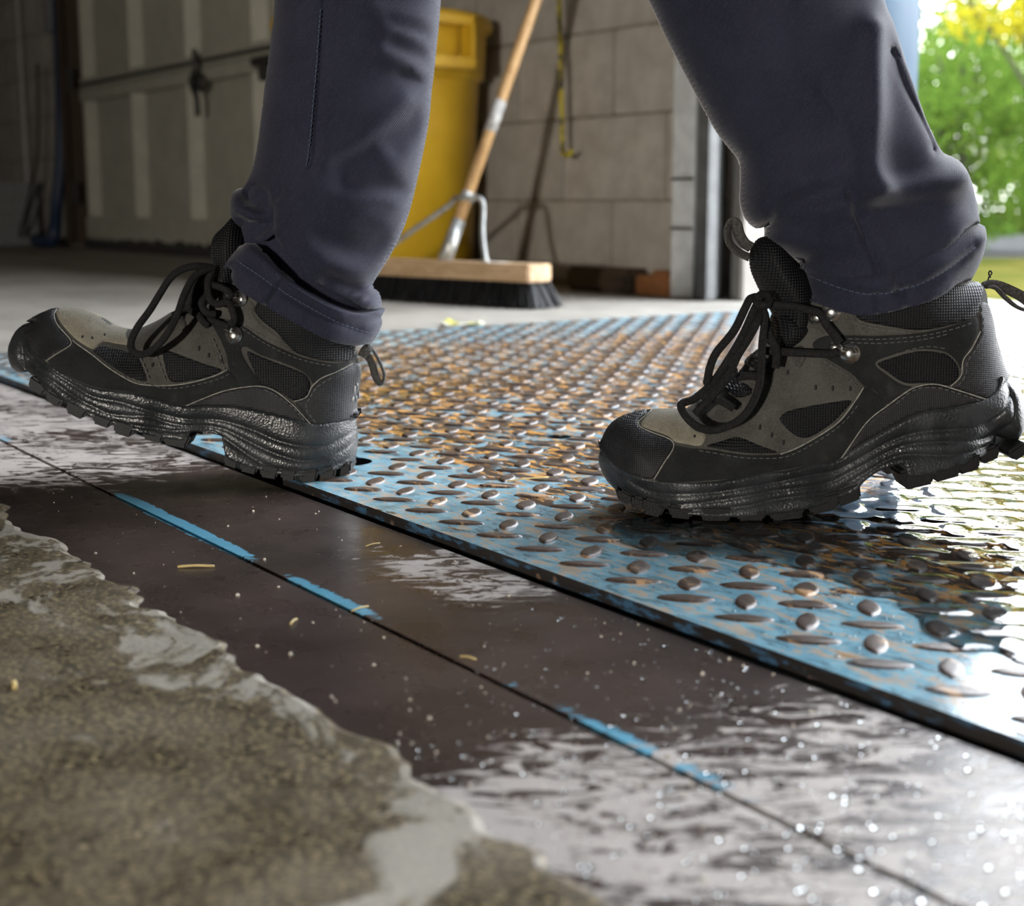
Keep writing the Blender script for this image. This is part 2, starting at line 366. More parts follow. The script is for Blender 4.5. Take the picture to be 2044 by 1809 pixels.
def puddle():
    st = .0020; xs = np.arange(-1.15, -.10, st); ys = np.arange(.478, 1.75, st); X, Y = np.meshgrid(xs, ys, indexing='ij')
    nz = smooth_noise(X, Y, .11, 1)*.5+smooth_noise(X, Y, .045, 2)*.3+smooth_noise(X, Y, .018, 3)*.2
    rr = X*RT[0]+Y*RT[1]; ff = X*FWH[0]+Y*FWH[1]
    # pool: right of the rear boot, reaching under it and toward the deck edge
    px = CX+F*rr/(ff*math.cos(TH)+CH*math.sin(TH))
    d = np.clip((px-1560-(ff-.95).clip(0, 9)*250)/420, -2, 1.1)
    edge = np.clip((Y-YPL-.035)/.10, 0, 1)
    under = np.exp(-((rr-.10)/.13)**2-((ff-.90)/.07)**2)*1.0
    mask = .55*d+.9*under+nz-.62-(1-edge)*.5
    h = np.full(X.shape, PZ+.0011)
    # menisci at the lugs
    near = np.full(X.shape, 9.)
    for (zc, x, y, ang) in lugs:
        if not (-1.2 < x < -.05 and y < 1.8): continue
        i0 = int((x-.03-xs[0])/st); i1 = int((x+.03-xs[0])/st)+1; j0 = int((y-.03-ys[0])/st); j1 = int((y+.03-ys[0])/st)+1
        i0, j0 = max(0, i0), max(0, j0)
        if i1 <= i0 or j1 <= j0: continue
        dx = X[i0:i1, j0:j1]-x; dy = Y[i0:i1, j0:j1]-y; c, s = math.cos(ang), math.sin(ang)
        if dx.size == 0: continue
        u = abs(dx*c+dy*s)/.0165; w = abs(-dx*s+dy*c)/.0072; q = (np.sqrt(u*u+w*w)-1)*.0085
        near[i0:i1, j0:j1] = np.minimum(near[i0:i1, j0:j1], q)
    h += .0009*np.exp(-np.clip(near, 0, 1)/.0030)
    rough = smooth_noise(X, Y, .009, 5)-.5
    h += rough*.00035*np.clip((rr-.16)/.1, 0, 1)*np.clip((.82-ff)/.1, 0, 1)+(smooth_noise(X, Y, .03, 6)-.5)*.00025
    h -= np.clip(.05-mask, 0, .05)*.02
    idx = -np.ones(X.shape, int); ok = mask > 0; cell = ok[:-1, :-1] & ok[1:, :-1] & ok[1:, 1:] & ok[:-1, 1:]
    use = np.zeros_like(ok); use[:-1, :-1] |= cell; use[1:, :-1] |= cell; use[1:, 1:] |= cell; use[:-1, 1:] |= cell
    idx[use] = np.arange(use.sum()); v = np.stack([X[use], Y[use], h[use]], 1)
    I, J = np.nonzero(cell); fc = np.stack([idx[I, J], idx[I+1, J], idx[I+1, J+1], idx[I, J+1]], 1)
    me = bpy.data.meshes.new('puddle'); me.vertices.add(len(v)); me.vertices.foreach_set('co', v.ravel()); me.loops.add(fc.size); me.loops.foreach_set('vertex_index', fc.ravel().astype(np.int32))
    me.polygons.add(len(fc)); me.polygons.foreach_set('loop_start', np.arange(0, fc.size, 4, dtype=np.int32)); me.update(calc_edges=True); me.validate()
    o = link('puddle', me, 'water', None, True); tag(o, 'shallow clear water pooled among the tread lugs around the rear boot', 'puddle'); return o
puddle()

# ------------------------------------------------------------------ dock wall of blocks, openings, far room
WY = 2.2
DX0, DX1, DZ = -2.37, .40, 2.9         # open dock door
GX0, GX1, GZ = -6.62, -4.15, 2.7      # closed sectional door
wall = bpy.data.objects.new('wall_back', None)
bm = bmesh.new()
box_bm(bm, ((-9.5+GX0)/2, WY+.106, 1.8), (GX0+9.5, .2, 3.6)); box_bm(bm, ((GX1+DX0-.09)/2, WY+.106, 1.8), (DX0-.09-GX1, .2, 3.6))
box_bm(bm, ((DX1+4)/2, WY+.106, 1.8), (4-DX1, .2, 3.6)); box_bm(bm, ((DX0-.09+DX1)/2, WY+.106, (DZ+3.6)/2), (DX1-DX0+.09, .2, 3.6-DZ)); box_bm(bm, ((GX0+GX1)/2, WY+.106, (GZ+3.6)/2), (GX1-GX0, .2, 3.6-GZ))
wall = bm_obj('wall_back', bm, 'mortar'); tag(wall, 'grey concrete block wall between the two dock doors', kind='structure')
def block_mesh(w):
    bm = bmesh.new(); box_bm(bm, (0, .02, 0), (w, .04, .193), .004)
    me = bpy.data.meshes.new('block'); bm.to_mesh(me); bm.free(); me.materials.append(MATS['cinder_block']); return me
bmesh_full = {}
def blocks(x0, x1, z1, phase):
    k = 0; z = .016-.2+.0; row = -1
    while z < z1:
        row += 1; zc = max(z, 0)+.1 if False else z+.1+.2*0
        off = -2.81 if (round((z-.016)/.2) % 2 == 0) else -2.61
        a = off-.4*math.ceil((off-x0)/.4)
        while a < x1:
            lo, hi = max(a, x0), min(a+.4, x1)
            if hi-lo > .03:
                w = round(hi-lo-.009, 4)
                if w not in bmesh_full: bmesh_full[w] = block_mesh(w)
                if z+.2 > .05:
                    o = bpy.data.objects.new('block', bmesh_full[w]); COL.objects.link(o); o.parent = wall; o.location = ((lo+hi)/2, WY+rnd.uniform(-.001, .001), z+.1)
            a += .4
        z += .2
blocks(GX1+.02, DX0-.095, 1.0, 0); blocks(-9.2, GX0-.02, 1.55, 0)
room = [('wall_left', (-9.7, -6.2, 0), (-9.5, 2.4, 3.6)), ('wall_right', (4, -6.2, 0), (4.2, 2.4, 3.6)), ('wall_front', (-9.5, -6.2, 0), (4, -6, 3.6))]
for nm, a, b in room: tag(box2(nm, a, b, 'wall_paint'), kind='structure')
tag(box2('ceiling', (-9.7, -6.2, 3.6), (4.2, 2.4, 3.8), 'ceiling_paint'), kind='structure')

# open door: track, jamb and the outside pad
def mat_galv():
    b = NB('galvanised'); n = b.noise(1., 5, .6, vec=b.map(scale=(60, 60, 8))); c = b.mix(b.ramp(n, .3, .7), (.24, .255, .26), (.33, .345, .35)); c = b.mix(b.ramp(b.noise(25, 4, .7), .66, .76), c, (.30, .26, .22))
    MATS['galvanised'] = b.set(col=c, rough=.42, metal=.25, nrm=b.bump(n, .2, .001))
mat_galv()
def mat_jamb():
    b = NB('jamb_paint'); n = b.noise(1., 6, .7, vec=b.map(scale=(26, 26, 5)), dist=.8); c = b.mix(b.ramp(b.noise(8, 3), .3, .7), (.20, .185, .165), (.27, .25, .225)); c = b.mix(b.ramp(n, .56, .64), c, (.17, .095, .045)); c = b.mix(b.ramp(n, .66, .72), c, (.05, .03, .02))
    MATS['jamb_paint'] = b.set(col=c, rough=.7, nrm=b.bump(n, .4, .002))
mat_jamb()
plain('black_metal', (.03, .027, .024), .5)
plain('galvanised_lit', (.46, .48, .49), .45, .12, 30, .15); plain('galvanised_dimmed', (.085, .09, .092), .5, .2, 30, .15)  # same steel, lightened for the lamp-lit flange, darkened where skylight overexposes it
tr = empty('door_track', (-2.45, 2.14, 0)); tag(tr, 'galvanised steel door track upright beside the open dock door', 'door track')
box2('flange', (-2.498, 2.126, .004), (-2.425, 2.131, 2.9), 'galvanised_lit', tr, .001)
box2('web', (-2.4300, 2.131, .004), (-2.425, 2.196, 2.9), 'galvanised', tr, .001)
box2('channel', (-2.408, 2.120, .004), (-2.372, 2.125, 2.9), 'galvanised_dimmed', tr, .001)
box2('channel_side', (-2.408, 2.125, .004), (-2.403, 2.19, 2.9), 'galvanised', tr, .001)
box2('channel_lip', (-2.377, 2.125, .004), (-2.372, 2.15, 2.9), 'galvanised_dimmed', tr, .001)
for zz in (.155, .262): box2('bracket_bolt', (-2.494, 2.1185, zz-.003), (-2.425, 2.1262, zz+.003), 'black_metal', tr, .001)
keep(tr)
jb = box2('trim_1', (DX0-.004, 2.19, 0), (DX0+.035, 2.262, DZ), 'jamb_paint', None, .004); tag(jb, 'weathered cream door jamb with rust stains', kind='structure')
def mat_pad():
    b = NB('blue_vinyl'); n = b.noise(1., 4, .6, vec=b.map(scale=(10, 10, 1.5))); c = b.mix(b.ramp(n, .3, .7), (.020, .050, .090), (.036, .070, .110))
    MATS['blue_vinyl'] = b.set(col=c, rough=.42, nrm=b.bump(b.noise(30, 3), .2, .004))
mat_pad()
pad = empty('dock_seal_pad', (-2.42, 2.52, -.2)); tag(pad, 'faded blue vinyl dock seal pad outside the open door', 'dock seal')
def rpad(name, x0, x1, y0, y1, z0, z1):
    bm = bmesh.new(); vs = box_bm(bm, ((x0+x1)/2, (y0+y1)/2, (z0+z1)/2), (x1-x0, y1-y0, z1-z0), .045)
    return bm_obj(name, bm, 'blue_vinyl', pad, True)
rpad('foam_pad', -2.45, -2.315, 2.275, 2.745, -.3, 3.0)
box2('backing_board', (-2.452, 2.265, -.3), (-2.33, 2.275, 3.0), 'blue_vinyl', pad); keep(pad)

# ------------------------------------------------------------------ closed sectional door on the left
plain('door_paint', (.35, .335, .275), .55, .08, 12, .12)
gd = empty('door_2', ((GX0+GX1)/2, 2.2, 0)); gd['kind'] = 'structure'; gd['label'] = 'cream sectional dock door with raised stiles and black lock bar'
def section(z0, z1, zb):
    bm = bmesh.new(); yb, yf = 2.205, 2.160
    box_bm(bm, ((GX0+GX1)/2, 2.215, (z0+z1)/2), (GX1-GX0, .02, z1-z0-.004))
    o = bm_obj('door_section', bm, 'door_paint', gd)
    tw = .055
    box2('rail', (GX0, yf, z0+.002), (GX1, yb, z0+zb), 'door_paint', gd, .004); box2('rail', (GX0, yf, z1-.05), (GX1, yb, z1-.002), 'door_paint', gd, .004)
    x = GX0+.02
    while x < GX1-.03:
        link('stile', mesh('stile', [(x-.012, yb, z0+zb), (x+.016, yf, z0+zb), (x+.034, yf, z0+zb), (x+.075, yb, z0+zb), (x-.012, yb, z1-.05), (x+.016, yf, z1-.05), (x+.034, yf, z1-.05), (x+.075, yb, z1-.05)], [(0, 1, 5, 4), (1, 2, 6, 5), (2, 3, 7, 6), (3, 0, 4, 7), (0, 3, 2, 1), (4, 5, 6, 7)]), 'door_paint', gd); x += .60
section(.03, .70, .115); section(.70, 1.24, .05); section(1.24, 1.78, .05); section(1.78, 2.7, .05)
def seal():
    v = []; f = []; xs = np.linspace(GX0, GX1, 70)
    for x in xs:
        z = .045+rnd.uniform(-.012, .015); v += [(x, 2.15, z), (x, 2.15, .002), (x, 2.22, .002), (x, 2.22, z)]
    for i in range(len(xs)-1):
        for k in range(4): f.append((4*i+k, 4*i+(k+1) % 4, 4*i+4+(k+1) % 4, 4*i+4+k))
    link('bottom_seal', mesh('bottom_seal', v, f), 'black_metal', gd)
seal()
tube('lock_rod', [(GX0+.05, 2.146, .72), (GX1-.1, 2.146, .72)], .007, 'black_metal', gd, sub=1)
def lock():
    p = yplane(398, 165, 2.14); X, Z = p[0], p[2]
    bm = bmesh.new(); bmesh.ops.create_cone(bm, cap_ends=True, segments=16, radius1=.035, radius2=.03, depth=.02, matrix=Matrix.Translation((X, 2.14, Z)) @ Matrix.Rotation(math.pi/2, 4, 'X')); bm_obj('lock_disc', bm, 'black_metal', gd)
    tube('lock_handle', [(X-.0, 2.125, Z+.115), (X+.015, 2.12, Z+.05), (X-.03, 2.12, Z), (X+.015, 2.12, Z-.05), (X+.01, 2.125, Z-.12)], .011, 'black_metal', gd, sub=4)
    q = yplane(528, 122, 2.14); box('slide_bolt', (q[0], 2.135, q[2]), (.16, .03, .028), 'black_metal', gd, .006); box('slide_bolt', (q[0], 2.135, q[2]-.04), (.03, .03, .05), 'black_metal', gd, .004)
lock(); keep(gd)
# door track and clutter in the dark corner
plain('rust_dark', (.055, .035, .022), .7); plain('conduit', (.42, .42, .40), .5); plain('hose_blue', (.012, .028, .07), .5); plain('steel_box', (.22, .23, .23), .5)
dt = empty('door_track', (-6.70, 2.15, 0)); tag(dt, 'dark rusty door track upright at the left edge of the closed door', 'door track')
box2('flange', (-6.72, 2.10, .02), (-6.635, 2.105, 3.0), 'rust_dark', dt); box2('web', (-6.68, 2.105, .02), (-6.67, 2.2, 3.0), 'rust_dark', dt)
for zz in (.25, .75, 1.25): box('hinge_bracket', (-6.64, 2.12, zz), (.07, .03, .10), 'black_metal', dt, .006)
keep(dt)
p0, p1 = yplane(28, 0, 2.17), yplane(55, 395, 2.17)
cd = tube('conduit', [(p1[0], 2.175, 1.6), (p1[0], 2.175, p1[2]), (p1[0]+.02, 2.175, .05)], .011, 'conduit', sub=1); tag(cd, 'thin pale conduit running down the dark far wall', 'conduit')
q = yplane(128, 200, 2.14)
hs = tube('hose', [(q[0]-.02, 2.14, 1.7), (q[0]-.02, 2.14, .9), (q[0]-.04, 2.13, .45), (q[0]-.06, 2.10, .2), (q[0]-.02, 2.06, .035), (q[0]-.25, 2.05, .03), (q[0]-.3, 2.1, .03)], .03, 'hose_blue'); tag(hs, 'dark blue hose hanging down beside the closed door', 'hose')
q = yplane(70, 420, 2.1)
cb = tube('cable', [(q[0]+.10, 2.12, .85), (q[0]+.06, 2.11, .45), (q[0]-.05, 2.08, .2), (q[0]-.0, 2.02, .05), (q[0]+.12, 2.05, .10), (q[0]+.16, 2.1, .3)], .008, 'black_metal'); tag(cb, 'thin black cable looping near the floor by the hose', 'cable')
q = yplane(98, 20, 2.15)
eb = box('switch_box', (q[0], 2.165, q[2]+.05), (.12, .06, .30), 'steel_box', None, .008); tag(eb, 'small grey switch box on the dark far wall', 'switch box')
q = yplane(5, 445, 2.0)
bx_ = empty('step_stool', (q[0], 2.02, 0)); 
box('side', (q[0]-.1, 2.02, .14), (.02, .25, .28), 'steel_box', bx_, .004); box('side', (q[0]+.1, 2.02, .14), (.02, .25, .28), 'steel_box', bx_, .004); box('top', (q[0], 2.02, .29), (.24, .27, .02), 'steel_box', bx_, .004); keep(bx_)
tag(bx_, 'low grey steel stand against the far wall at the left edge', 'stand')

# ------------------------------------------------------------------ outdoors
def mat_ground(name, a, b_, sc):
    b = NB(name); n = b.noise(sc, 5, .65); MATS[name] = b.set(col=b.mix(b.ramp(n, .3, .7), a, b_), rough=1., spec=0.)
mat_ground('grass', (.024, .029, .006), (.058, .051, .013), .6); mat_ground('asphalt', (.040, .040, .039), (.050, .0495, .048), 1.5); mat_ground('lawn', (.020, .045, .007), (.034, .055, .010), .5)
GZ0 = -1.1
# ground bands run across the view direction
def band(name, d0, d1, w, mat, label, z=0.):
    pts = [FWH*d0-RT*w, FWH*d0+RT*w, FWH*d1+RT*w, FWH*d1-RT*w]
    v = [(p[0], p[1], GZ0+z) for p in pts]+[(p[0], p[1], GZ0-.3) for p in pts]
    o = link(name, mesh(name, v, [(0, 1, 2, 3), (4, 7, 6, 5), (0, 4, 5, 1), (1, 5, 6, 2), (2, 6, 7, 3), (3, 7, 4, 0)]), mat); tag(o, label, kind='structure'); return o
ap = box2('ground', (-40, 2.6, GZ0-.3), (40, 7, GZ0+.01), 'asphalt'); tag(ap, 'pale paved apron outside the dock door', kind='structure')
band('ground', 4.5, 34.2, 90, 'grass', 'yellowed grass verge outside'); band('ground', 34.2, 57, 90, 'asphalt', 'pale grey road beyond the grass'); band('ground', 57, 140, 120, 'lawn', 'bright green lawn beyond the road')
plain('fence_wood', (.010, .009, .007), 1., spec=0.)
fe = empty('fence', V(FWH*80+RT*25)+Vector((0, 0, GZ0))); tag(fe, 'dark wooden fence below the trees in the distance', 'fence')
pme = None
for i in range(64):
    c = FWH*80+RT*(10+.42*i)
    bm = bmesh.new(); box_bm(bm, (0, 0, .65), (.36, .04, 1.3+rnd.uniform(-.05, .05)), .01); 
    if pme is None:
        pme = bpy.data.meshes.new('picket'); bm.to_mesh(pme); pme.materials.append(MATS['fence_wood'])
    bm.free(); o = bpy.data.objects.new('picket', pme); COL.objects.link(o); o.parent = fe
    o.matrix_basis = Matrix.Translation((c[0], c[1], GZ0)) @ Matrix.Rotation(math.atan2(RT[1], RT[0]), 4, 'Z')
for zz in (.3, 1.0):
    r_ = bmesh.new(); box_bm(r_, (0, 0, 0), (27, .05, .1)); o = bm_obj('rail', r_, 'fence_wood', fe); c = FWH*80.06+RT*23.2; o.matrix_basis = Matrix.Translation((c[0], c[1], GZ0+zz)) @ Matrix.Rotation(math.atan2(RT[1], RT[0]), 4, 'Z')
keep(fe)
def mat_leaf(name, c0, c1):
    b = NB(name); oi = b.noise(.9, 3); n = b.noise(7, 2); c = b.mix(b.ramp(n, .3, .7), c0, c1)
    df = b.n('ShaderNodeBsdfDiffuse'); tl = b.n('ShaderNodeBsdfTranslucent'); b.l(c, df.inputs[0]); b.l(c, tl.inputs[0]); mx = b.n('ShaderNodeMixShader'); mx.inputs[0].default_value = .5
    b.l(df.outputs[0], mx.inputs[1]); b.l(tl.outputs[0], mx.inputs[2]); b.t.nodes.remove(b.p); b.l(mx.outputs[0], b.out.inputs[0]); MATS[name] = b.m
mat_leaf('leaf_green', (.04, .085, .012), (.10, .16, .026)); mat_leaf('leaf_yellow', (.20, .19, .012), (.33, .29, .02)); mat_leaf('leaf_mid', (.07, .12, .016), (.16, .20, .028))
plain('bark', (.02, .016, .012), .9)
def foliage(name, mat, n, R, H0, H1, ls, seed, clumps=46):
    g = np.random.default_rng(seed); cc = g.normal(0, 1, (clumps, 3)); cc /= np.linalg.norm(cc, axis=1)[:, None]; cc *= (g.random(clumps)**.45)[:, None]
    cc = cc*np.array([R, R, (H1-H0)/2])+np.array([0, 0, (H0+H1)/2]); cr = g.uniform(.45, 1.0, clumps)*R*.36
    k = g.integers(0, clumps, n); d = g.normal(0, 1, (n, 3)); d /= np.linalg.norm(d, axis=1)[:, None]; p = cc[k]+d*(g.random(n)**.5*cr[k])[:, None]*np.array([1, 1, .7])
    a = g.normal(0, 1, (n, 3)); a /= np.linalg.norm(a, axis=1)[:, None]; b = np.cross(a, g.normal(0, 1, (n, 3))); b /= np.linalg.norm(b, axis=1)[:, None]
    s = (ls*g.uniform(.6, 1.3, n))[:, None]; q = np.stack([p-a*s, p+b*s*.55, p+a*s, p-b*s*.55], 1).reshape(-1, 3)
    fc = np.arange(4*n).reshape(-1, 4); me = bpy.data.meshes.new(name); me.vertices.add(4*n); me.vertices.foreach_set('co', q.ravel()); me.loops.add(4*n); me.loops.foreach_set('vertex_index', fc.ravel().astype(np.int32)); me.polygons.add(n); me.polygons.foreach_set('loop_start', np.arange(0, 4*n, 4, dtype=np.int32)); me.update(calc_edges=True); me.materials.append(MATS[mat]); return me, cc
fol = [foliage('foliage', 'leaf_green', 23000, 3.7, .2, 8.8, .085, 1, 170), foliage('foliage', 'leaf_mid', 21000, 3.5, .1, 8.4, .085, 2, 160), foliage('foliage', 'leaf_yellow', 9000, 2.4, 4.0, 8.4, .085, 3, 60)]
def tree(kind, d, px, label, sc=1., rot=0.):
    p = FWH*d+RT*((px-CX)/F*d); e = empty('tree', (p[0], p[1], GZ0)); tag(e, label, 'tree', 'trees beyond the road')
    me, cc = fol[kind]; o = bpy.data.objects.new('foliage', me); COL.objects.link(o); o.parent = e
    tm = tube_mesh('trunk', [(0, 0, 0), (.05, 0, 2), (-.05, .08, 4.0), (.1, 0, 6.2)], lambda t: .13*(1-t)+.03, seg=10); link('trunk', tm, 'bark', e, True)
    for c in cc[:9]: link('branch', tube_mesh('branch', [(0, 0, max(1.2, c[2]*.45)), tuple(c*np.array([.5, .5, .75])), tuple(c)], .035, seg=6), 'bark', e, True)
    e.rotation_euler = (0, 0, rot); e.scale = (sc, sc, sc)
tree(2, 29, 2085, 'tree with bright yellow leaves, nearest to the dock', 1.0, .3)
tree(0, 37, 1900, 'dense green tree just right of the blue dock pad', 1.0, 1.1)
tree(1, 45, 2330, 'pale green tree at the right edge behind the yellow one', 1.0, 2.0)
tree(1, 55, 1815, 'pale green tree whose edge shows right beside the blue dock pad', 1.1, 1.7)
tree(1, 62, 2030, 'pale green tree farthest away above the wooden fence', 1.15, 4.0)
tree(0, 33, 2700, 'dense green tree off to the right of the yellow one', 1.0, 5.0)
tree(2, 46, 1640, 'yellow tree hidden mostly behind the trouser leg', 1.0, .8)
tree(1, 56, 2620, 'pale green tree far right beyond the road', 1.0, .5)
tree(0, 62, 1440, 'dense green tree behind the blue dock pad', 1.1, 3.0)
tree(0, 46, 3140, 'dense green tree farther right along the road, past the pale one', 1.0, 2.2)
tree(1, 50, 3650, 'pale green tree along the road, out beyond the right door jamb', 1.0, 1.2)
tree(0, 55, 4250, 'dense green tree along the road, second from the far right end', 1.0, 4.2)
tree(2, 46, 5000, 'yellow tree at the far right end of the row', 1.0, 3.2)
# ------------------------------------------------------------------ pillow surfaces: a side outline given a thickness from its distance to the rounded edges
def z1(pts): return [(x/2.555, 400+y/2.555) for x, y in pts]              # measured on the enlarged front boot
def z2(pts): return [(1150+x/2.2864, 420+y/2.2864) for x, y in pts]       # measured on the enlarged rear boot
def seg_dist(P, A, B):
    # distance from points P (n,2) to segments A-B (m,2)
    out = np.full(len(P), 9.)
    for s in range(0, len(P), 4000):
        p = P[s:s+4000, None, :]; d = (B-A)[None]; t = np.clip(((p-A[None])*d).sum(2)/np.maximum((d*d).sum(2), 1e-14), 0, 1)
        q = A[None]+d*t[..., None]; out[s:s+4000] = np.sqrt(((p-q)**2).sum(2)).min(1)
    return out
def inside(P, poly):
    x, y = P[:, 0], P[:, 1]; r = np.zeros(len(P), bool); n = len(poly)
    for i in range(n):
        a, b = poly[i], poly[(i+1) % n]
        if a[1] == b[1]: continue
        c = ((a[1] > y) != (b[1] > y)) & (x < (b[0]-a[0])*(y-a[1])/(b[1]-a[1])+a[0]); r ^= c
    return r
def spline(pts, n=6, closed=False):
    P = np.array(pts, float); N = len(P); out = []
    for i in range(N if closed else N-1):
        g = lambda k: P[k % N] if closed else P[max(0, min(N-1, k))]
        p0, p1, p2, p3 = g(i-1), g(i), g(i+1), g(i+2)
        for k in range(n):
            t = k/n; out.append(.5*((2*p1)+(p2-p0)*t+(2*p0-5*p1+4*p2-p3)*t*t+(3*p1-p0-3*p2+p3)*t**3))
    if not closed: out.append(P[-1])
    return np.array(out)
def resample(P, h, closed=False):
    if closed: P = np.vstack([P, P[:1]])
    d = np.r_[0, np.cumsum(np.linalg.norm(np.diff(P, axis=0), axis=1))]; n = max(2, int(d[-1]/h)+1); s = np.linspace(0, d[-1], n)
    Q = np.stack([np.interp(s, d, P[:, 0]), np.interp(s, d, P[:, 1])], 1); return Q[:-1] if closed else Q
def idw(P, ctrl, k=2.6):
    C = np.array([c[:2] for c in ctrl]); Vv = np.array([c[2:] for c in ctrl]); d = np.linalg.norm(P[:, None]-C[None], axis=2)+1e-4; w = d**-k; return (w @ Vv)/w.sum(1)[:, None]
def rnd_prof(q): q = np.clip(q, 0, 1); return np.sqrt(np.maximum(0, 1-(1-q)**2))
def rz(px, py, D): # pixel -> (r,z) on the vertical plane D metres ahead, parallel to the picture
    p = dplane(px, py, D); return np.array([p.dot(RT), p[2]])
def to_world(r, z, y, D): return np.outer(r, RT)+np.outer(D+y, FWH)+np.outer(z, UZ)
def cull(Q, fs, poly):
    F_ = np.array([list(f) for f in fs]); c = Q[F_].mean(1); a = Q[F_[:, 1]]-Q[F_[:, 0]]; b = Q[F_[:, 2]]-Q[F_[:, 0]]; ar = abs(a[:, 0]*b[:, 1]-a[:, 1]*b[:, 0])
    return F_[inside(c, poly) & (ar > 1e-11)].tolist()
class Pillow:
    """outline: list of (points, rounded?) pieces in order, in pixels; ctrl: (px,py,halfwidth,radius)"""
    def __init__(s, D, pieces, ctrl, h=.003, disp=None):
        s.D = D; s.h = h; s.disp = disp
        s.ctrl = [(*rz(c[0], c[1], D-c[2]*.7), c[2], c[3]) for c in ctrl]
        polys = []; flags = []
        for pts, rounded in pieces:
            if rounded: q = np.array([rz(x, y, D) for x, y in pts])
            else:
                q = np.array([rz(x, y, D) for x, y in pts])
                for _ in range(3):
                    w = idw(q, s.ctrl)[:, 0]; q = np.array([rz(x, y, D-w[i]) for i, (x, y) in enumerate(pts)])
            q = resample(spline(q, 5), h*.8); polys.append(q); flags.append(rounded)
        B = []; E = []
        for q, fl in zip(polys, flags): B += list(q[:-1]); E += [fl]*(len(q)-1)
        # join pieces: last point of a piece meets the first of the next
        s.B = np.array(B); s.E = np.array(E); nx = np.roll(s.B, -1, axis=0); s.nx = nx
        s.RA, s.RB = s.B[s.E], nx[s.E]
    def sd(s, P):
        d = seg_dist(P, s.RA, s.RB)
        if s.E.all(): return np.where(inside(P, s.B), d, -d)
        o = ~s.E; return np.where(inside(P, s.B) | (seg_dist(P, s.B[o], s.nx[o]) < d), d, -d)
    def W(s, P, off=0., raw=False):
        wr = idw(P, s.ctrl); d = s.sd(P); w = (wr[:, 0]+off)*rnd_prof((d+off)/(wr[:, 1]+off))
        if s.disp is not None and not raw: w = w+s.disp(P)*np.clip((d+off)/.01, 0, 1)
        return w
    def surf(s, pts, it=4):   # pixels -> (r,z) on the near surface
        q = np.array([rz(x, y, s.D-.03) for x, y in pts])
        for _ in range(it):
            w = s.W(q, raw=True); q = np.array([rz(x, y, s.D-w[i]) for i, (x, y) in enumerate(pts)])
        return q
    def build(s, name, mat, parent, extra=None, far=1.0):
        h = s.h; lo, hi = s.B.min(0), s.B.max(0)
        gx, gy = np.meshgrid(np.arange(lo[0], hi[0], h), np.arange(lo[1], hi[1], h*.87)); gx[1::2] += h/2; G = np.stack([gx.ravel(), gy.ravel()], 1)
        G = G[inside(G, s.B)]; nx = s.nx; dall = seg_dist(G, s.B, nx); G = G[dall > h*.55]
        t = nx-s.B; t /= np.linalg.norm(t, axis=1)[:, None]+1e-12; area = .5*np.sum(s.B[:, 0]*nx[:, 1]-nx[:, 0]*s.B[:, 1]); nrm = np.stack([-t[:, 1], t[:, 0]], 1)*(1 if area > 0 else -1)
        rings = []
        for o in (.0005, .0018):
            q = (s.B+nx)[s.E]/2+nrm[s.E]*o; q = q[inside(q, s.B)]; q = q[seg_dist(q, s.B, nx) > o*.8]; rings.append(q)
        if extra is not None and len(extra):
            ex = np.vstack(extra); ex = ex[inside(ex, s.B)]; ex = ex[seg_dist(ex, s.B, nx) > h*.4]; dd = np.full(len(G), 9.)
            for i in range(0, len(G), 2000): dd[i:i+2000] = np.sqrt(((G[i:i+2000, None]-ex[None])**2).sum(2)).min(1)
            G = G[dd > h*.5]; rings.append(ex)
        P = np.vstack([s.B, G]+rings); n = len(s.B)
        vs, es, fs, ov, oe, of = delaunay_2d_cdt([Vector(p) for p in P.tolist()], [(i, (i+1) % n) for i in range(n)], [], 0, 1e-7)
        Q = np.array([tuple(v) for v in vs]); fs = cull(Q, fs, s.B); src = [o[0] if o else -1 for o in ov]
        Wn = s.W(Q); N = len(Q); onr = np.array([(0 <= k < n) and s.E[k] and s.E[k-1] for k in src]); Wn[onr] = 0
        mapf = np.arange(N); far_ids = np.where(onr, np.arange(N), -1); cnt = N
        for i in range(N):
            if far_ids[i] < 0: far_ids[i] = cnt; cnt += 1
        near = to_world(Q[:, 0], Q[:, 1], -Wn, s.D); farv = to_world(Q[:, 0], Q[:, 1], Wn*far, s.D)[~onr]
        faces = []
        for f in fs:
            faces.append(tuple(f)); faces.append(tuple(int(far_ids[i]) for i in f)[::-1])
        inv = {}
        for i, k in enumerate(src):
            if 0 <= k < n: inv[k] = i
        for k in range(n):
            if not s.E[k] and k in inv and (k+1) % n in inv:
                a, b = inv[k], inv[(k+1) % n]; q = [a, b, int(far_ids[b]), int(far_ids[a])]; q2 = []
                for u in q:
                    if u not in q2: q2.append(u)
                if len(q2) > 2: faces.append(tuple(q2))
        me = mesh(name, np.vstack([near, farv]), faces); bm = bmesh.new(); bm.from_mesh(me); bmesh.ops.recalc_face_normals(bm, faces=bm.faces[:]); bm.to_mesh(me); bm.free()
        return link(name, me, mat, parent, True)
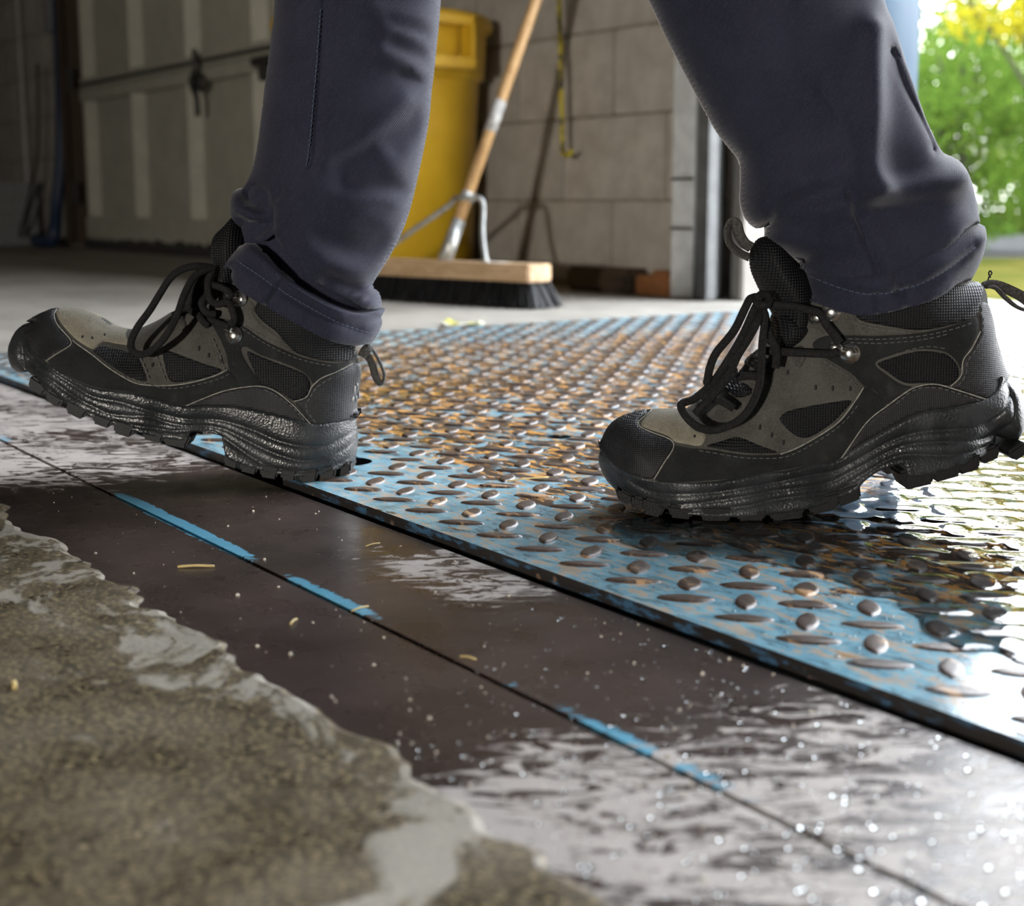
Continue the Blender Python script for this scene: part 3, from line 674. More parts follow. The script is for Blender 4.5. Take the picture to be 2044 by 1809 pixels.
    def panel(s, name, pts, mat, parent, t=.0012, h=.0025, both=True, smooth=3, closed=True, depth=None, edge=.0012, dispf=None):
        """a patch of material lying on the surface, traced in pixels"""
        q = s.surf(pts)
        if smooth: q = spline(q, smooth, True)
        q = resample(q, h*.7, True)
        d = s.sd(q); bad = d < -t*.6
        if bad.any():   # pull back onto the silhouette
            A, Bq = s.RA, s.RB
            for i in np.nonzero(bad)[0]:
                e = Bq-A; tt = np.clip(((q[i]-A)*e).sum(1)/np.maximum((e*e).sum(1), 1e-14), 0, 1); c = A+e*tt[:, None]; j = ((c-q[i])**2).sum(1).argmin(); q[i] = c[j]+(q[i]-c[j])/np.linalg.norm(q[i]-c[j])*t*.5
        nx = np.roll(q, -1, axis=0); keep_ = np.linalg.norm(nx-q, axis=1) > h*.15; q = q[keep_]; nx = np.roll(q, -1, axis=0); n = len(q)
        lo, hi = q.min(0), q.max(0); gx, gy = np.meshgrid(np.arange(lo[0], hi[0], h), np.arange(lo[1], hi[1], h*.87)); gx[1::2] += h/2; G = np.stack([gx.ravel(), gy.ravel()], 1); G = G[inside(G, q)]
        if len(G): G = G[seg_dist(G, q, nx) > h*.6]
        tg = nx-q; tg /= np.linalg.norm(tg, axis=1)[:, None]+1e-12; area = .5*np.sum(q[:, 0]*nx[:, 1]-nx[:, 0]*q[:, 1]); nm = np.stack([-tg[:, 1], tg[:, 0]], 1)*(1 if area > 0 else -1)
        ring = q+nm*edge*.9; ok = inside(ring, q); ring = ring[ok]; ring = ring[seg_dist(ring, q, nx) > edge*.7]
        P = np.vstack([q, ring]+([G] if len(G) else []))
        vs, es, fs, ov, oe, of = delaunay_2d_cdt([Vector(p) for p in P.tolist()], [(i, (i+1) % n) for i in range(n)], [], 0, 1e-7)
        Q = np.array([tuple(v) for v in vs]); fs = cull(Q, fs, q); de = seg_dist(Q, q, nx); off = t*np.sqrt(np.clip(de/edge, 0, 1))-.0006*(de < edge*.1)
        if dispf is not None: off = off+dispf(Q, de)
        w = np.zeros(len(Q)); wr = idw(Q, s.ctrl); d = s.sd(Q); w = (wr[:, 0]+off)*rnd_prof((d+off)/(wr[:, 1]+np.maximum(off, 0)))
        if s.disp is not None: w = w+s.disp(Q)*np.clip((d+off)/.01, 0, 1)
        V0 = to_world(Q[:, 0], Q[:, 1], -w, s.D); F0 = [tuple(f) for f in fs]; N = len(Q)
        def orient(Vv, Ff, sign):
            out = []
            for f in Ff:
                nn = np.cross(Vv[f[1]]-Vv[f[0]], Vv[f[2]]-Vv[f[0]]); out.append(f if nn.dot(FWH)*sign > 0 else f[::-1])
            return out
        Vv = V0; Ff = orient(V0, F0, -1)
        if both:
            V1 = to_world(Q[:, 0], Q[:, 1], w, s.D); link(name, mesh(name, V1, orient(V1, F0, 1)), mat, parent, True)
        return link(name, mesh(name, Vv, Ff), mat, parent, True)
    def pt(s, px, py, lift=.001):    # world point on the near surface under a pixel
        q = s.surf([(px, py)]); w = s.W(q)[0]+lift; return to_world(q[:, 0], q[:, 1], np.array([-w]), s.D)[0]
def grooves(lines, amp, wid):
    def f(P):
        out = np.zeros(len(P))
        for A in lines: out -= amp*np.exp(-(seg_dist(P, A[:-1], A[1:])/wid)**2)
        return out
    return f
def ridge_fn(R):
    def f(P):
        out = np.zeros(len(P))
        for A, amp, wid in R:
            d = seg_dist(P, A[:-1], A[1:]); out += amp*np.exp(-(d/wid)**2)
        return out
    return f
# ------------------------------------------------------------------ materials of boots and trousers
def mat_weave(name, c0, c1, scale, rough=.6, strength=.6, dist=.0008, sheen=0., ax=(1, 1, 1)):
    b = NB(name); ro = b.map(rot=(0, 0, AZ+math.pi/2)); 
    w1 = b.wave(scale, ro, 0, 'X'); w2 = b.wave(scale, ro, 0, 'Z'); h = b.math('MULTIPLY', w1, w2)
    c = b.mix(b.ramp(h, .15, .7), c0, c1); MATS[name] = b.set(col=c, rough=rough, nrm=b.bump(h, strength, dist), sheen=sheen, spec=.28)
mat_weave('mesh_fabric', (.0025, .0025, .003), (.017, .0185, .023), 170, .55, .8, .0014)
mat_weave('ripstop', (.008, .008, .009), (.023, .024, .026), 260, .5, .5, .0006)
def mat_suede(name, c0, c1, dust):
    b = NB(name); n = b.noise(38, 5, .65); f = b.noise(900, 3, .7); c = b.mix(b.ramp(n, .3, .7), c0, c1); c = b.mix(b.math('MULTIPLY', b.ramp(b.noise(70, 5, .7), .55, .75), .5), c, dust)
    c = b.mix(b.math('MULTIPLY', b.ramp(f, .35, .7), .4), c, tuple(x*1.6 for x in c1)); MATS[name] = b.set(col=c, rough=.92, nrm=b.bump(f, .55, .0008), sheen=.06, spec=.15)
mat_suede('suede_grey', (.030, .029, .026), (.062, .060, .054), (.105, .10, .09)); mat_suede('suede_black', (.007, .0075, .0075), (.015, .016, .016), (.04, .042, .038)); mat_suede('suede_tan', (.12, .11, .082), (.20, .185, .145), (.30, .28, .24))
def mat_rubber():
    b = NB('rubber'); v = b.voro(600, feat='F1'); n = b.noise(30, 4); h = b.math('ADD', v, b.math('MULTIPLY', b.noise(260, 3), .8)); c = b.mix(b.ramp(n, .35, .7), (.013, .0145, .016), (.028, .031, .034)); c = b.mix(b.math('MULTIPLY', b.ramp(b.noise(500, 3, .7), .6, .75), .4), c, (.09, .09, .085))
    MATS['rubber'] = b.set(col=c, rough=b.ramp(n, .3, .7, .30, .46), nrm=b.bump(h, .5, .0005), spec=.5)
mat_rubber()
plain('rubber_dark', (.006, .0063, .0066), .55, .2, 200, .3, spec=.22); plain('lace', (.014, .014, .015), .75, .5, 700, .9, bd=.001, spec=.2); plain('webbing', (.055, .053, .050), .85, .4, 600, .8, spec=.2)
plain('edge_pale', (.20, .195, .175), .8, .3, 300); plain('chrome', (.62, .61, .58), .25, .2, 90, .1, metal=1.); plain('stitch', (.075, .08, .078), .8); plain('lining', (.010, .010, .011), .9, .3, 400, .4); plain('logo_grey', (.42, .43, .43), .4)

person = empty('person', V(FWH*1.05)); tag(person, 'person in navy work trousers and black hiking boots striding left over the deck', 'person')

def stitch_run(P, pts, gap=.0042, ln=.0026, off=.0016, r=.00028):
    """dashes of thread along a traced line"""
    q = resample(spline(P.surf(pts), 5), gap); v = []; f = []
    for i in range(len(q)-1):
        a = q[i]; b = a+(q[i+1]-a)*(ln/gap); w = P.W(np.array([a, b]))+off; A, B = to_world(np.array([a[0], b[0]]), np.array([a[1], b[1]]), -w, P.D)
        t = (B-A)/np.linalg.norm(B-A); s = np.cross(t, FWH); s /= np.linalg.norm(s); n0 = len(v)
        v += [A-s*r, A+s*r-FWH*0, B+s*r, B-s*r, (A+B)/2-FWH*r*1.6-s*r*.6, (A+B)/2-FWH*r*1.6+s*r*.6]
        f += [(n0, n0+4, n0+5, n0+1), (n0+1, n0+5, n0+2), (n0+5, n0+4, n0+3, n0+2), (n0, n0+3, n0+4)]
    return v, f
def stitching(P, runs, parent, **kw):
    v = []; f = []
    for r in runs:
        a, b = stitch_run(P, r, **kw); n = len(v); v += a; f += [tuple(i+n for i in q) for q in b]
    o = link('stitching', mesh('stitching', v, f), 'stitch', parent); tag(o, kind='stuff')
def lace(P, pts, parent, r=.0027, closed=False, flat=1.):
    """pts: (px,py,lift toward the viewer from the mid plane)"""
    W3 = [dplane(x, y, P.D-k) for x, y, k in pts]; return tube('lace', W3, r, 'lace', parent, seg=8, closed=closed, flat=flat, sub=6)
def hook(P, px, py, qx, qy, parent):
    c = P.pt(px, py, .0022); d = P.pt(qx, qy, .0022); e = empty
    bm = bmesh.new(); ax = V(d)-V(c); L = ax.length; ax.normalize(); nrm = -V(FWH)
    M = Matrix((ax, nrm.cross(ax), nrm)).transposed().to_4x4(); M.translation = V(c)
    def add(fn):
        vs = fn(); bmesh.ops.transform(bm, matrix=M, verts=vs)
    add(lambda: bmesh.ops.create_cone(bm, cap_ends=True, segments=24, radius1=.0070, radius2=.0066, depth=.0012)['verts'])
    add(lambda: bmesh.ops.create_uvsphere(bm, u_segments=20, v_segments=10, radius=.0042, matrix=Matrix.Translation((0, 0, .0006)) @ Matrix.Diagonal((1, 1, .45, 1)))['verts'])
    vs = box_bm(bm, (L*.5, 0, .0006), (L, .0066, .0014), .0005); bmesh.ops.transform(bm, matrix=M, verts=vs)
    add(lambda: bmesh.ops.create_uvsphere(bm, u_segments=20, v_segments=12, radius=.0049, matrix=Matrix.Translation((L, 0, .0018)) @ Matrix.Diagonal((1.0, .9, .75, 1)))['verts'])
    return bm_obj('lace_hook', bm, 'chrome', parent, True)
def lug_part(P, px, py, parent, ang, L=.016, H=.010, dep=.028, side=-1):
    q = P.surf([(px, py)]); w = P.W(q, raw=True)[0]; y = side*(w-dep/2+.001); c = to_world(q[:, 0], q[:, 1], np.array([y]), P.D)[0]
    bm = bmesh.new(); vs = box_bm(bm, (0, 0, 0), (L, dep, H), .0018)
    for v_ in vs:
        if v_.co.z < 0: v_.co.x *= .78
    M = Matrix((V(RT), V(FWH), V(UZ))).transposed().to_4x4() @ Matrix.Rotation(math.radians(ang), 4, 'Y'); M.translation = V(c); bmesh.ops.transform(bm, matrix=M, verts=vs)
    return bm_obj('lug', bm, 'rubber_dark', parent)

def make_boot(cfg):
    D = cfg['D']; z = cfg['z']
    b = empty('hiking_boot', V(dplane(*cfg['base'], D))); b.location.z = 0; b.parent = person; tag(b, cfg['label'])
    U = Pillow(D, [(z(p), r) for p, r in cfg['upper']], [(*z([(c[0], c[1])])[0], c[2], c[3]) for c in cfg['ctrl']], .0028)
    U.build('upper', 'suede_grey', b)
    for nm, pts, mat, t in cfg['panels']: U.panel(nm, z(pts), mat, b, t=t)
    # pale raw edges of the panels
    for pts in cfg['piping']:
        q = resample(spline(U.surf(z(pts)), 6), .002); w = U.W(q)+.0011; wl = to_world(q[:, 0], q[:, 1], -w, D); tube('piping', wl, .0005, 'edge_pale', b, seg=6, sub=1)
    # perforations
    v = []
    for pts in cfg['holes']:
        for x, y in z([pts]):
            c = U.pt(x, y, .0007); bm = bmesh.new(); bmesh.ops.create_uvsphere(bm, u_segments=10, v_segments=6, radius=.0016, matrix=Matrix.Translation(V(c)) @ Matrix((V(RT), V(FWH), V(UZ))).transposed().to_4x4() @ Matrix.Diagonal((.55, .5, 1.2, 1))); bm_obj('perforation', bm, 'lining', b, True)
    # sole
    lines = None
    So = Pillow(D, [(z(p), r) for p, r in cfg['sole']], [(*z([(c[0], c[1])])[0], c[2], c[3]) for c in cfg['sctrl']], .0022)
    gl = [resample(spline(So.surf(z(g)), 6), .002) for g in cfg['grooves']]
    gf = grooves(gl, .0017, .0011); gb = grooves(gl, .0012, .0042); So.disp = lambda P: gf(P)+gb(P)+.0016
    ex = []
    for g in gl:
        tg = np.gradient(g, axis=0); tg /= np.linalg.norm(tg, axis=1)[:, None]+1e-9; nn = np.stack([-tg[:, 1], tg[:, 0]], 1); ex += [g, g+nn*.0011, g-nn*.0011]
    So.build('sole', 'rubber', b, extra=ex)
    for (x, y, a, L, H) in cfg['lugs']:
        for sd_ in (-1, 1): lug_part(So, *z([(x, y-6)])[0], b, a, L, H*.85, side=sd_)
    for (x, y, a) in cfg['teeth']:
        q = So.surf(z([(x, y)])); 
        bm = bmesh.new(); r = bmesh.ops.create_cone(bm, cap_ends=True, segments=8, radius1=.0016, radius2=.0002, depth=.007); M = Matrix.Translation(V(to_world(q[:, 0], q[:, 1], np.array([-.012]), D)[0])) @ Matrix((V(RT), V(FWH), V(UZ))).transposed().to_4x4() @ Matrix.Rotation(math.radians(180+a), 4, 'Y'); bmesh.ops.transform(bm, matrix=M, verts=r['verts']); bm_obj('shank_rib', bm, 'rubber_dark', b, True)
    # tongue
    T = Pillow(D, [(z(p), r) for p, r in cfg['tongue']], [(*z([(c[0], c[1])])[0], c[2], c[3]) for c in cfg['tctrl']], .003); T.build('tongue', 'mesh_fabric', b)
    for pts in cfg['puffs']:
        Pp = Pillow(D, [(z(pts+pts[:1]), True)], [(*z([pts[0]])[0], cfg['puffw'], .011), (*z([pts[2]])[0], cfg['puffw'], .011)], .003); Pp.build('tongue_pad', 'mesh_fabric', b)
    stitching(U, [z(s) for s in cfg['stitch']], b)
    for h in cfg['hooks']:
        (x, y), (x2, y2) = z([h[:2], h[2:]]); hook(U, x, y, x2, y2, b)
    for L in cfg['laces']:
        pp = z([(x, y) for x, y, k in L['p']]); lace(U, [(pp[i][0], pp[i][1], L['p'][i][2]) for i in range(len(pp))], b, L.get('r', .0027), L.get('closed', False))
    for L in cfg['loops']:
        pp = z([(x, y) for x, y, k in L]); o = tube('pull_loop', [dplane(pp[i][0], pp[i][1], D-L[i][2]) for i in range(len(pp))], .0042, 'webbing', b, seg=8, flat=.30, sub=6)
    for pts in cfg['eyestays']: U.panel('eyelet_loop', z(pts), 'webbing', b, t=.0022)
    keep_b(b); return b, U, So
def keep_b(b):
    for c in b.children: c.matrix_parent_inverse = Matrix.Translation(b.location).inverted()
    b.matrix_parent_inverse = Matrix.Translation(person.location).inverted()

feather_L = [(130, 625), (138, 700), (165, 775), (235, 830), (320, 890), (420, 935), (530, 968), (650, 980), (760, 1003), (860, 1036), (940, 1050), (1040, 1052), (1150, 1050), (1250, 1062), (1370, 1087), (1480, 1115), (1590, 1146), (1690, 1143), (1770, 1127), (1816, 1112)]
front = dict(D=1.115, z=z1, base=(600, 955), label='black and grey hiking boot in front, heel down and toe raised',
  upper=[(feather_L, False), ([(1816, 1112), (1822, 1000), (1836, 900), (1838, 850), (1815, 770), (1790, 700)], True), ([(1790, 700), (1600, 560), (1400, 420), (1240, 300)], False),
         ([(1240, 300), (1130, 420), (1060, 480), (1000, 520), (930, 545), (870, 572), (820, 603), (770, 628), (715, 650), (650, 657), (590, 642), (530, 603), (470, 572), (410, 556), (350, 550), (285, 553), (235, 565), (180, 592), (130, 625)], True)],
  ctrl=[(170, 740, .036, .050), (330, 800, .044, .050), (520, 900, .049, .042), (700, 900, .048, .040), (900, 980, .044, .042), (1150, 1000, .038, .040), (1400, 1050, .036, .036), (1700, 1100, .035, .036), (1700, 900, .032, .034), (1500, 800, .033, .038), (1250, 600, .033, .042), (1500, 600, .036, .04), (1000, 700, .038, .040), (800, 750, .042, .040), (560, 720, .042, .045), (350, 640, .036, .05)],
  panels=[
    ('toe_cap', [(125, 625), (180, 588), (240, 560), (290, 545), (278, 590), (300, 640), (358, 706), (366, 732), (345, 750), (238, 818), (165, 773), (138, 700)], 'ripstop', .0014),
    ('toe_box', [(292, 556), (350, 546), (410, 552), (460, 566), (520, 597), (580, 636), (650, 653), (645, 690), (665, 740), (590, 735), (525, 725), (480, 762), (440, 748), (372, 700), (318, 640), (288, 590)], 'suede_tan', .0009),
    ('mesh_panel', [(470, 772), (520, 738), (565, 748), (650, 768), (710, 798), (756, 922), (680, 912), (600, 872), (530, 822)], 'mesh_fabric', .0006),
    ('mesh_panel', [(828, 770), (870, 766), (960, 800), (1060, 836), (1140, 866), (1060, 906), (960, 926), (868, 926), (836, 840)], 'mesh_fabric', .0006),
    ('rand', [(240, 822), (350, 752), (372, 714), (460, 778), (560, 856), (640, 906), (720, 938), (850, 944), (980, 928), (1100, 893), (1162, 862), (1200, 900), (1232, 955), (1100, 985), (950, 1046), (860, 1034), (760, 1001), (650, 978), (530, 966), (420, 933), (320, 888)], 'suede_black', .0012),
    ('mesh_panel', [(1255, 768), (1330, 793), (1420, 828), (1500, 858), (1562, 888), (1588, 940), (1565, 1002), (1500, 1024), (1440, 992), (1400, 972), (1330, 948), (1295, 880)], 'mesh_fabric', .0006),
    ('ankle_strap', [(1062, 600), (1130, 632), (1235, 635), (1330, 700), (1450, 760), (1550, 800), (1700, 828), (1795, 815), (1720, 880), (1640, 906), (1602, 945), (1562, 892), (1480, 845), (1330, 792), (1262, 752), (1232, 760), (1262, 830), (1335, 948), (1228, 958), (1195, 900), (1165, 858), (1150, 780), (1110, 690)], 'suede_black', .0014),
    ('wave_panel', [(952, 1047), (1050, 1006), (1150, 970), (1250, 952), (1330, 948), (1400, 970), (1480, 1030), (1540, 1090), (1590, 1148), (1480, 1116), (1370, 1088), (1250, 1063), (1150, 1051), (1040, 1053)], 'ripstop', .0016),
    ('heel_counter', [(1592, 1146), (1545, 1085), (1502, 1026), (1565, 1002), (1592, 950), (1642, 906), (1722, 872), (1800, 830), (1845, 845), (1845, 900), (1830, 1000), (1824, 1112), (1770, 1127), (1690, 1143)], 'ripstop', .0014),
    ('collar_patch', [(1135, 440), (1180, 430), (1300, 530), (1295, 575), (1345, 635), (1400, 675), (1470, 730), (1500, 770), (1400, 728), (1300, 672), (1225, 625), (1170, 590), (1140, 530)], 'suede_grey', .0012),
    ('collar_mesh', [(1300, 540), (1345, 500), (1500, 580), (1650, 660), (1800, 730), (1825, 800), (1700, 826), (1560, 800), (1480, 760), (1410, 675), (1350, 630), (1300, 575)], 'mesh_fabric', .0010)],
  piping=[[(290, 556), (278, 590), (300, 640), (358, 706), (366, 732), (345, 750), (238, 818)], [(372, 714), (460, 778), (560, 856), (640, 906), (720, 938), (850, 944), (980, 928), (1100, 893), (1162, 862)], [(952, 1047), (1050, 1006), (1150, 970), (1250, 952), (1330, 948), (1400, 970), (1480, 1030), (1540, 1090), (1590, 1146)], [(1502, 1026), (1565, 1002), (1592, 950), (1642, 906), (1722, 872), (1800, 832)]],
  holes=[(422, 700), (472, 705), (535, 690), (1015, 755), (1065, 790), (1130, 820), (770, 770), (778, 840)],
  sole=[(feather_L, False), ([(1816, 1112), (1824, 1180), (1824, 1250), (1815, 1320), (1800, 1350)], True),
        ([(1800, 1350), (1740, 1380), (1640, 1402), (1530, 1410), (1430, 1398), (1330, 1375), (1240, 1348), (1160, 1310), (1135, 1225), (1115, 1200), (980, 1180), (955, 1205), (930, 1222), (840, 1212), (740, 1192), (620, 1155), (500, 1115), (400, 1072), (300, 1025), (230, 975), (160, 915), (105, 880)], False),
        ([(105, 880), (70, 850), (50, 795), (52, 735), (85, 665), (130, 625)], True)],
  sctrl=[(130, 760, .034, .055), (300, 930, .045, .055), (520, 1040, .051, .055), (700, 1080, .050, .055), (900, 1120, .046, .05), (1150, 1150, .041, .05), (1400, 1220, .040, .045), (1650, 1250, .039, .044), (1780, 1250, .036, .042)],
  grooves=[[(140, 700), (170, 790), (260, 870), (380, 948), (480, 1005), (600, 1028), (700, 1058), (820, 1090), (900, 1110), (1000, 1120), (1100, 1120), (1200, 1142), (1300, 1178), (1400, 1222), (1500, 1250), (1600, 1258), (1700, 1238), (1815, 1165)],
           [(120, 780), (180, 850), (260, 920), (360, 990), (470, 1052), (560, 1090), (650, 1100), (750, 1105), (850, 1135), (950, 1152), (1050, 1152), (1150, 1172), (1250, 1222), (1350, 1272), (1450, 1310), (1550, 1332), (1650, 1318), (1750, 1272), (1818, 1215)],
           [(128, 640), (110, 760), (130, 870)],
           [(150, 890), (240, 958), (330, 1035), (450, 1088), (550, 1120), (640, 1143), (760, 1160), (880, 1178), (960, 1176), (1090, 1185), (1180, 1240), (1300, 1322), (1400, 1366), (1520, 1385), (1660, 1370), (1770, 1320)]],
  lugs=[(190, 955, 34, .016, .011), (275, 1020, 30, .014, .010), (388, 1076, 26, .017, .012), (520, 1130, 20, .016, .010), (630, 1170, 18, .017, .013), (780, 1205, 14, .018, .011), (895, 1225, 12, .022, .013), (1185, 1325, 20, .014, .015), (1270, 1362, 14, .016, .013), (1372, 1388, 10, .016, .013), (1470, 1405, 6, .014, .011), (1570, 1412, -2, .016, .011), (1665, 1405, -8, .015, .010), (1750, 1382, -18, .014, .010)],
  teeth=[(985+14*i, 1200, 0) for i in range(11)],
  tongue=[([(1190, 80), (1140, 135), (1095, 180), (1080, 240), (1085, 310), (1100, 360), (1020, 400), (975, 440), (955, 500), (960, 545), (1100, 560), (1250, 420), (1290, 260), (1250, 130), (1190, 80)], True)],
  tctrl=[(1150, 200, .030, .017), (1100, 400, .032, .020), (1020, 500, .030, .02)],
  puffs=[[(960, 470), (1000, 415), (1060, 400), (1090, 470), (1040, 540), (975, 545)], [(880, 570), (930, 545), (1000, 560), (1010, 620), (930, 620)]], puffw=.030,
  stitch=[[(600, 880), (720, 925), (850, 958), (980, 945), (1110, 912), (1180, 880)], [(1240, 655), (1330, 715), (1450, 778), (1560, 818), (1700, 845)], [(1200, 600), (1290, 665), (1390, 715), (1470, 755)], [(1350, 965), (1420, 1000), (1500, 1060), (1560, 1130)], [(1610, 1130), (1560, 1060), (1580, 1010), (1620, 950), (1700, 900)], [(1150, 870), (1120, 780), (1080, 690)], [(720, 800), (745, 860), (770, 920)], [(800, 790), (830, 870), (850, 925)]],
  hooks=[(1193, 685, 1165, 640), (1222, 500, 1165, 478)],
  laces=[dict(p=[(1085, 345, .030), (1010, 335, .040), (930, 352, .046), (870, 395, .05), (820, 470, .052), (765, 560, .056), (700, 650, .058), (668, 725, .055), (680, 772, .053), (730, 785, .054), (800, 745, .056), (860, 670, .058), (905, 580, .056), (940, 480, .050), (990, 390, .042), (1060, 350, .034), (1090, 345, .03)]),
         dict(p=[(1090, 345, .028), (1060, 420, .036), (1070, 500, .040), (1110, 530, .041), (1160, 520, .040), (1185, 560, .041), (1195, 610, .043), (1170, 640, .045)]), dict(p=[(1060, 600, .030), (1110, 625, .040), (1170, 645, .044)]),
         dict(p=[(1070, 470, .030), (1030, 520, .038), (1050, 570, .038), (1100, 580, .036)]), dict(p=[(1080, 430, .034), (1140, 450, .038), (1180, 480, .040), (1165, 478, .041)]), dict(p=[(1000, 560, .024), (1030, 610, .036), (1060, 640, .036)]), dict(p=[(890, 600, .02), (920, 560, .03), (960, 545, .028)]), dict(p=[(1050, 350, .02), (1000, 440, .03), (960, 540, .03), (1000, 580, .026)])],
  loops=[[(1850, 800, .006), (1870, 760, .004), (1895, 755, 0), (1930, 810, -.002), (1960, 890, -.002), (1945, 935, 0), (1920, 910, .002), (1895, 830, .004), (1870, 790, .004)]],
  eyestays=[[(1000, 580), (1040, 560), (1080, 640), (1060, 660), (1020, 640)], [(900, 610), (940, 600), (965, 660), (930, 670)]])
feather_R = [(113, 1085), (135, 1130), (180, 1175), (250, 1212), (340, 1236), (480, 1245), (620, 1241), (720, 1227), (850, 1202), (960, 1191), (1080, 1162), (1190, 1142), (1260, 1098), (1350, 1042), (1450, 982), (1530, 942), (1620, 917), (1720, 902), (1800, 887), (1870, 866), (1920, 838), (1952, 795), (1968, 755)]
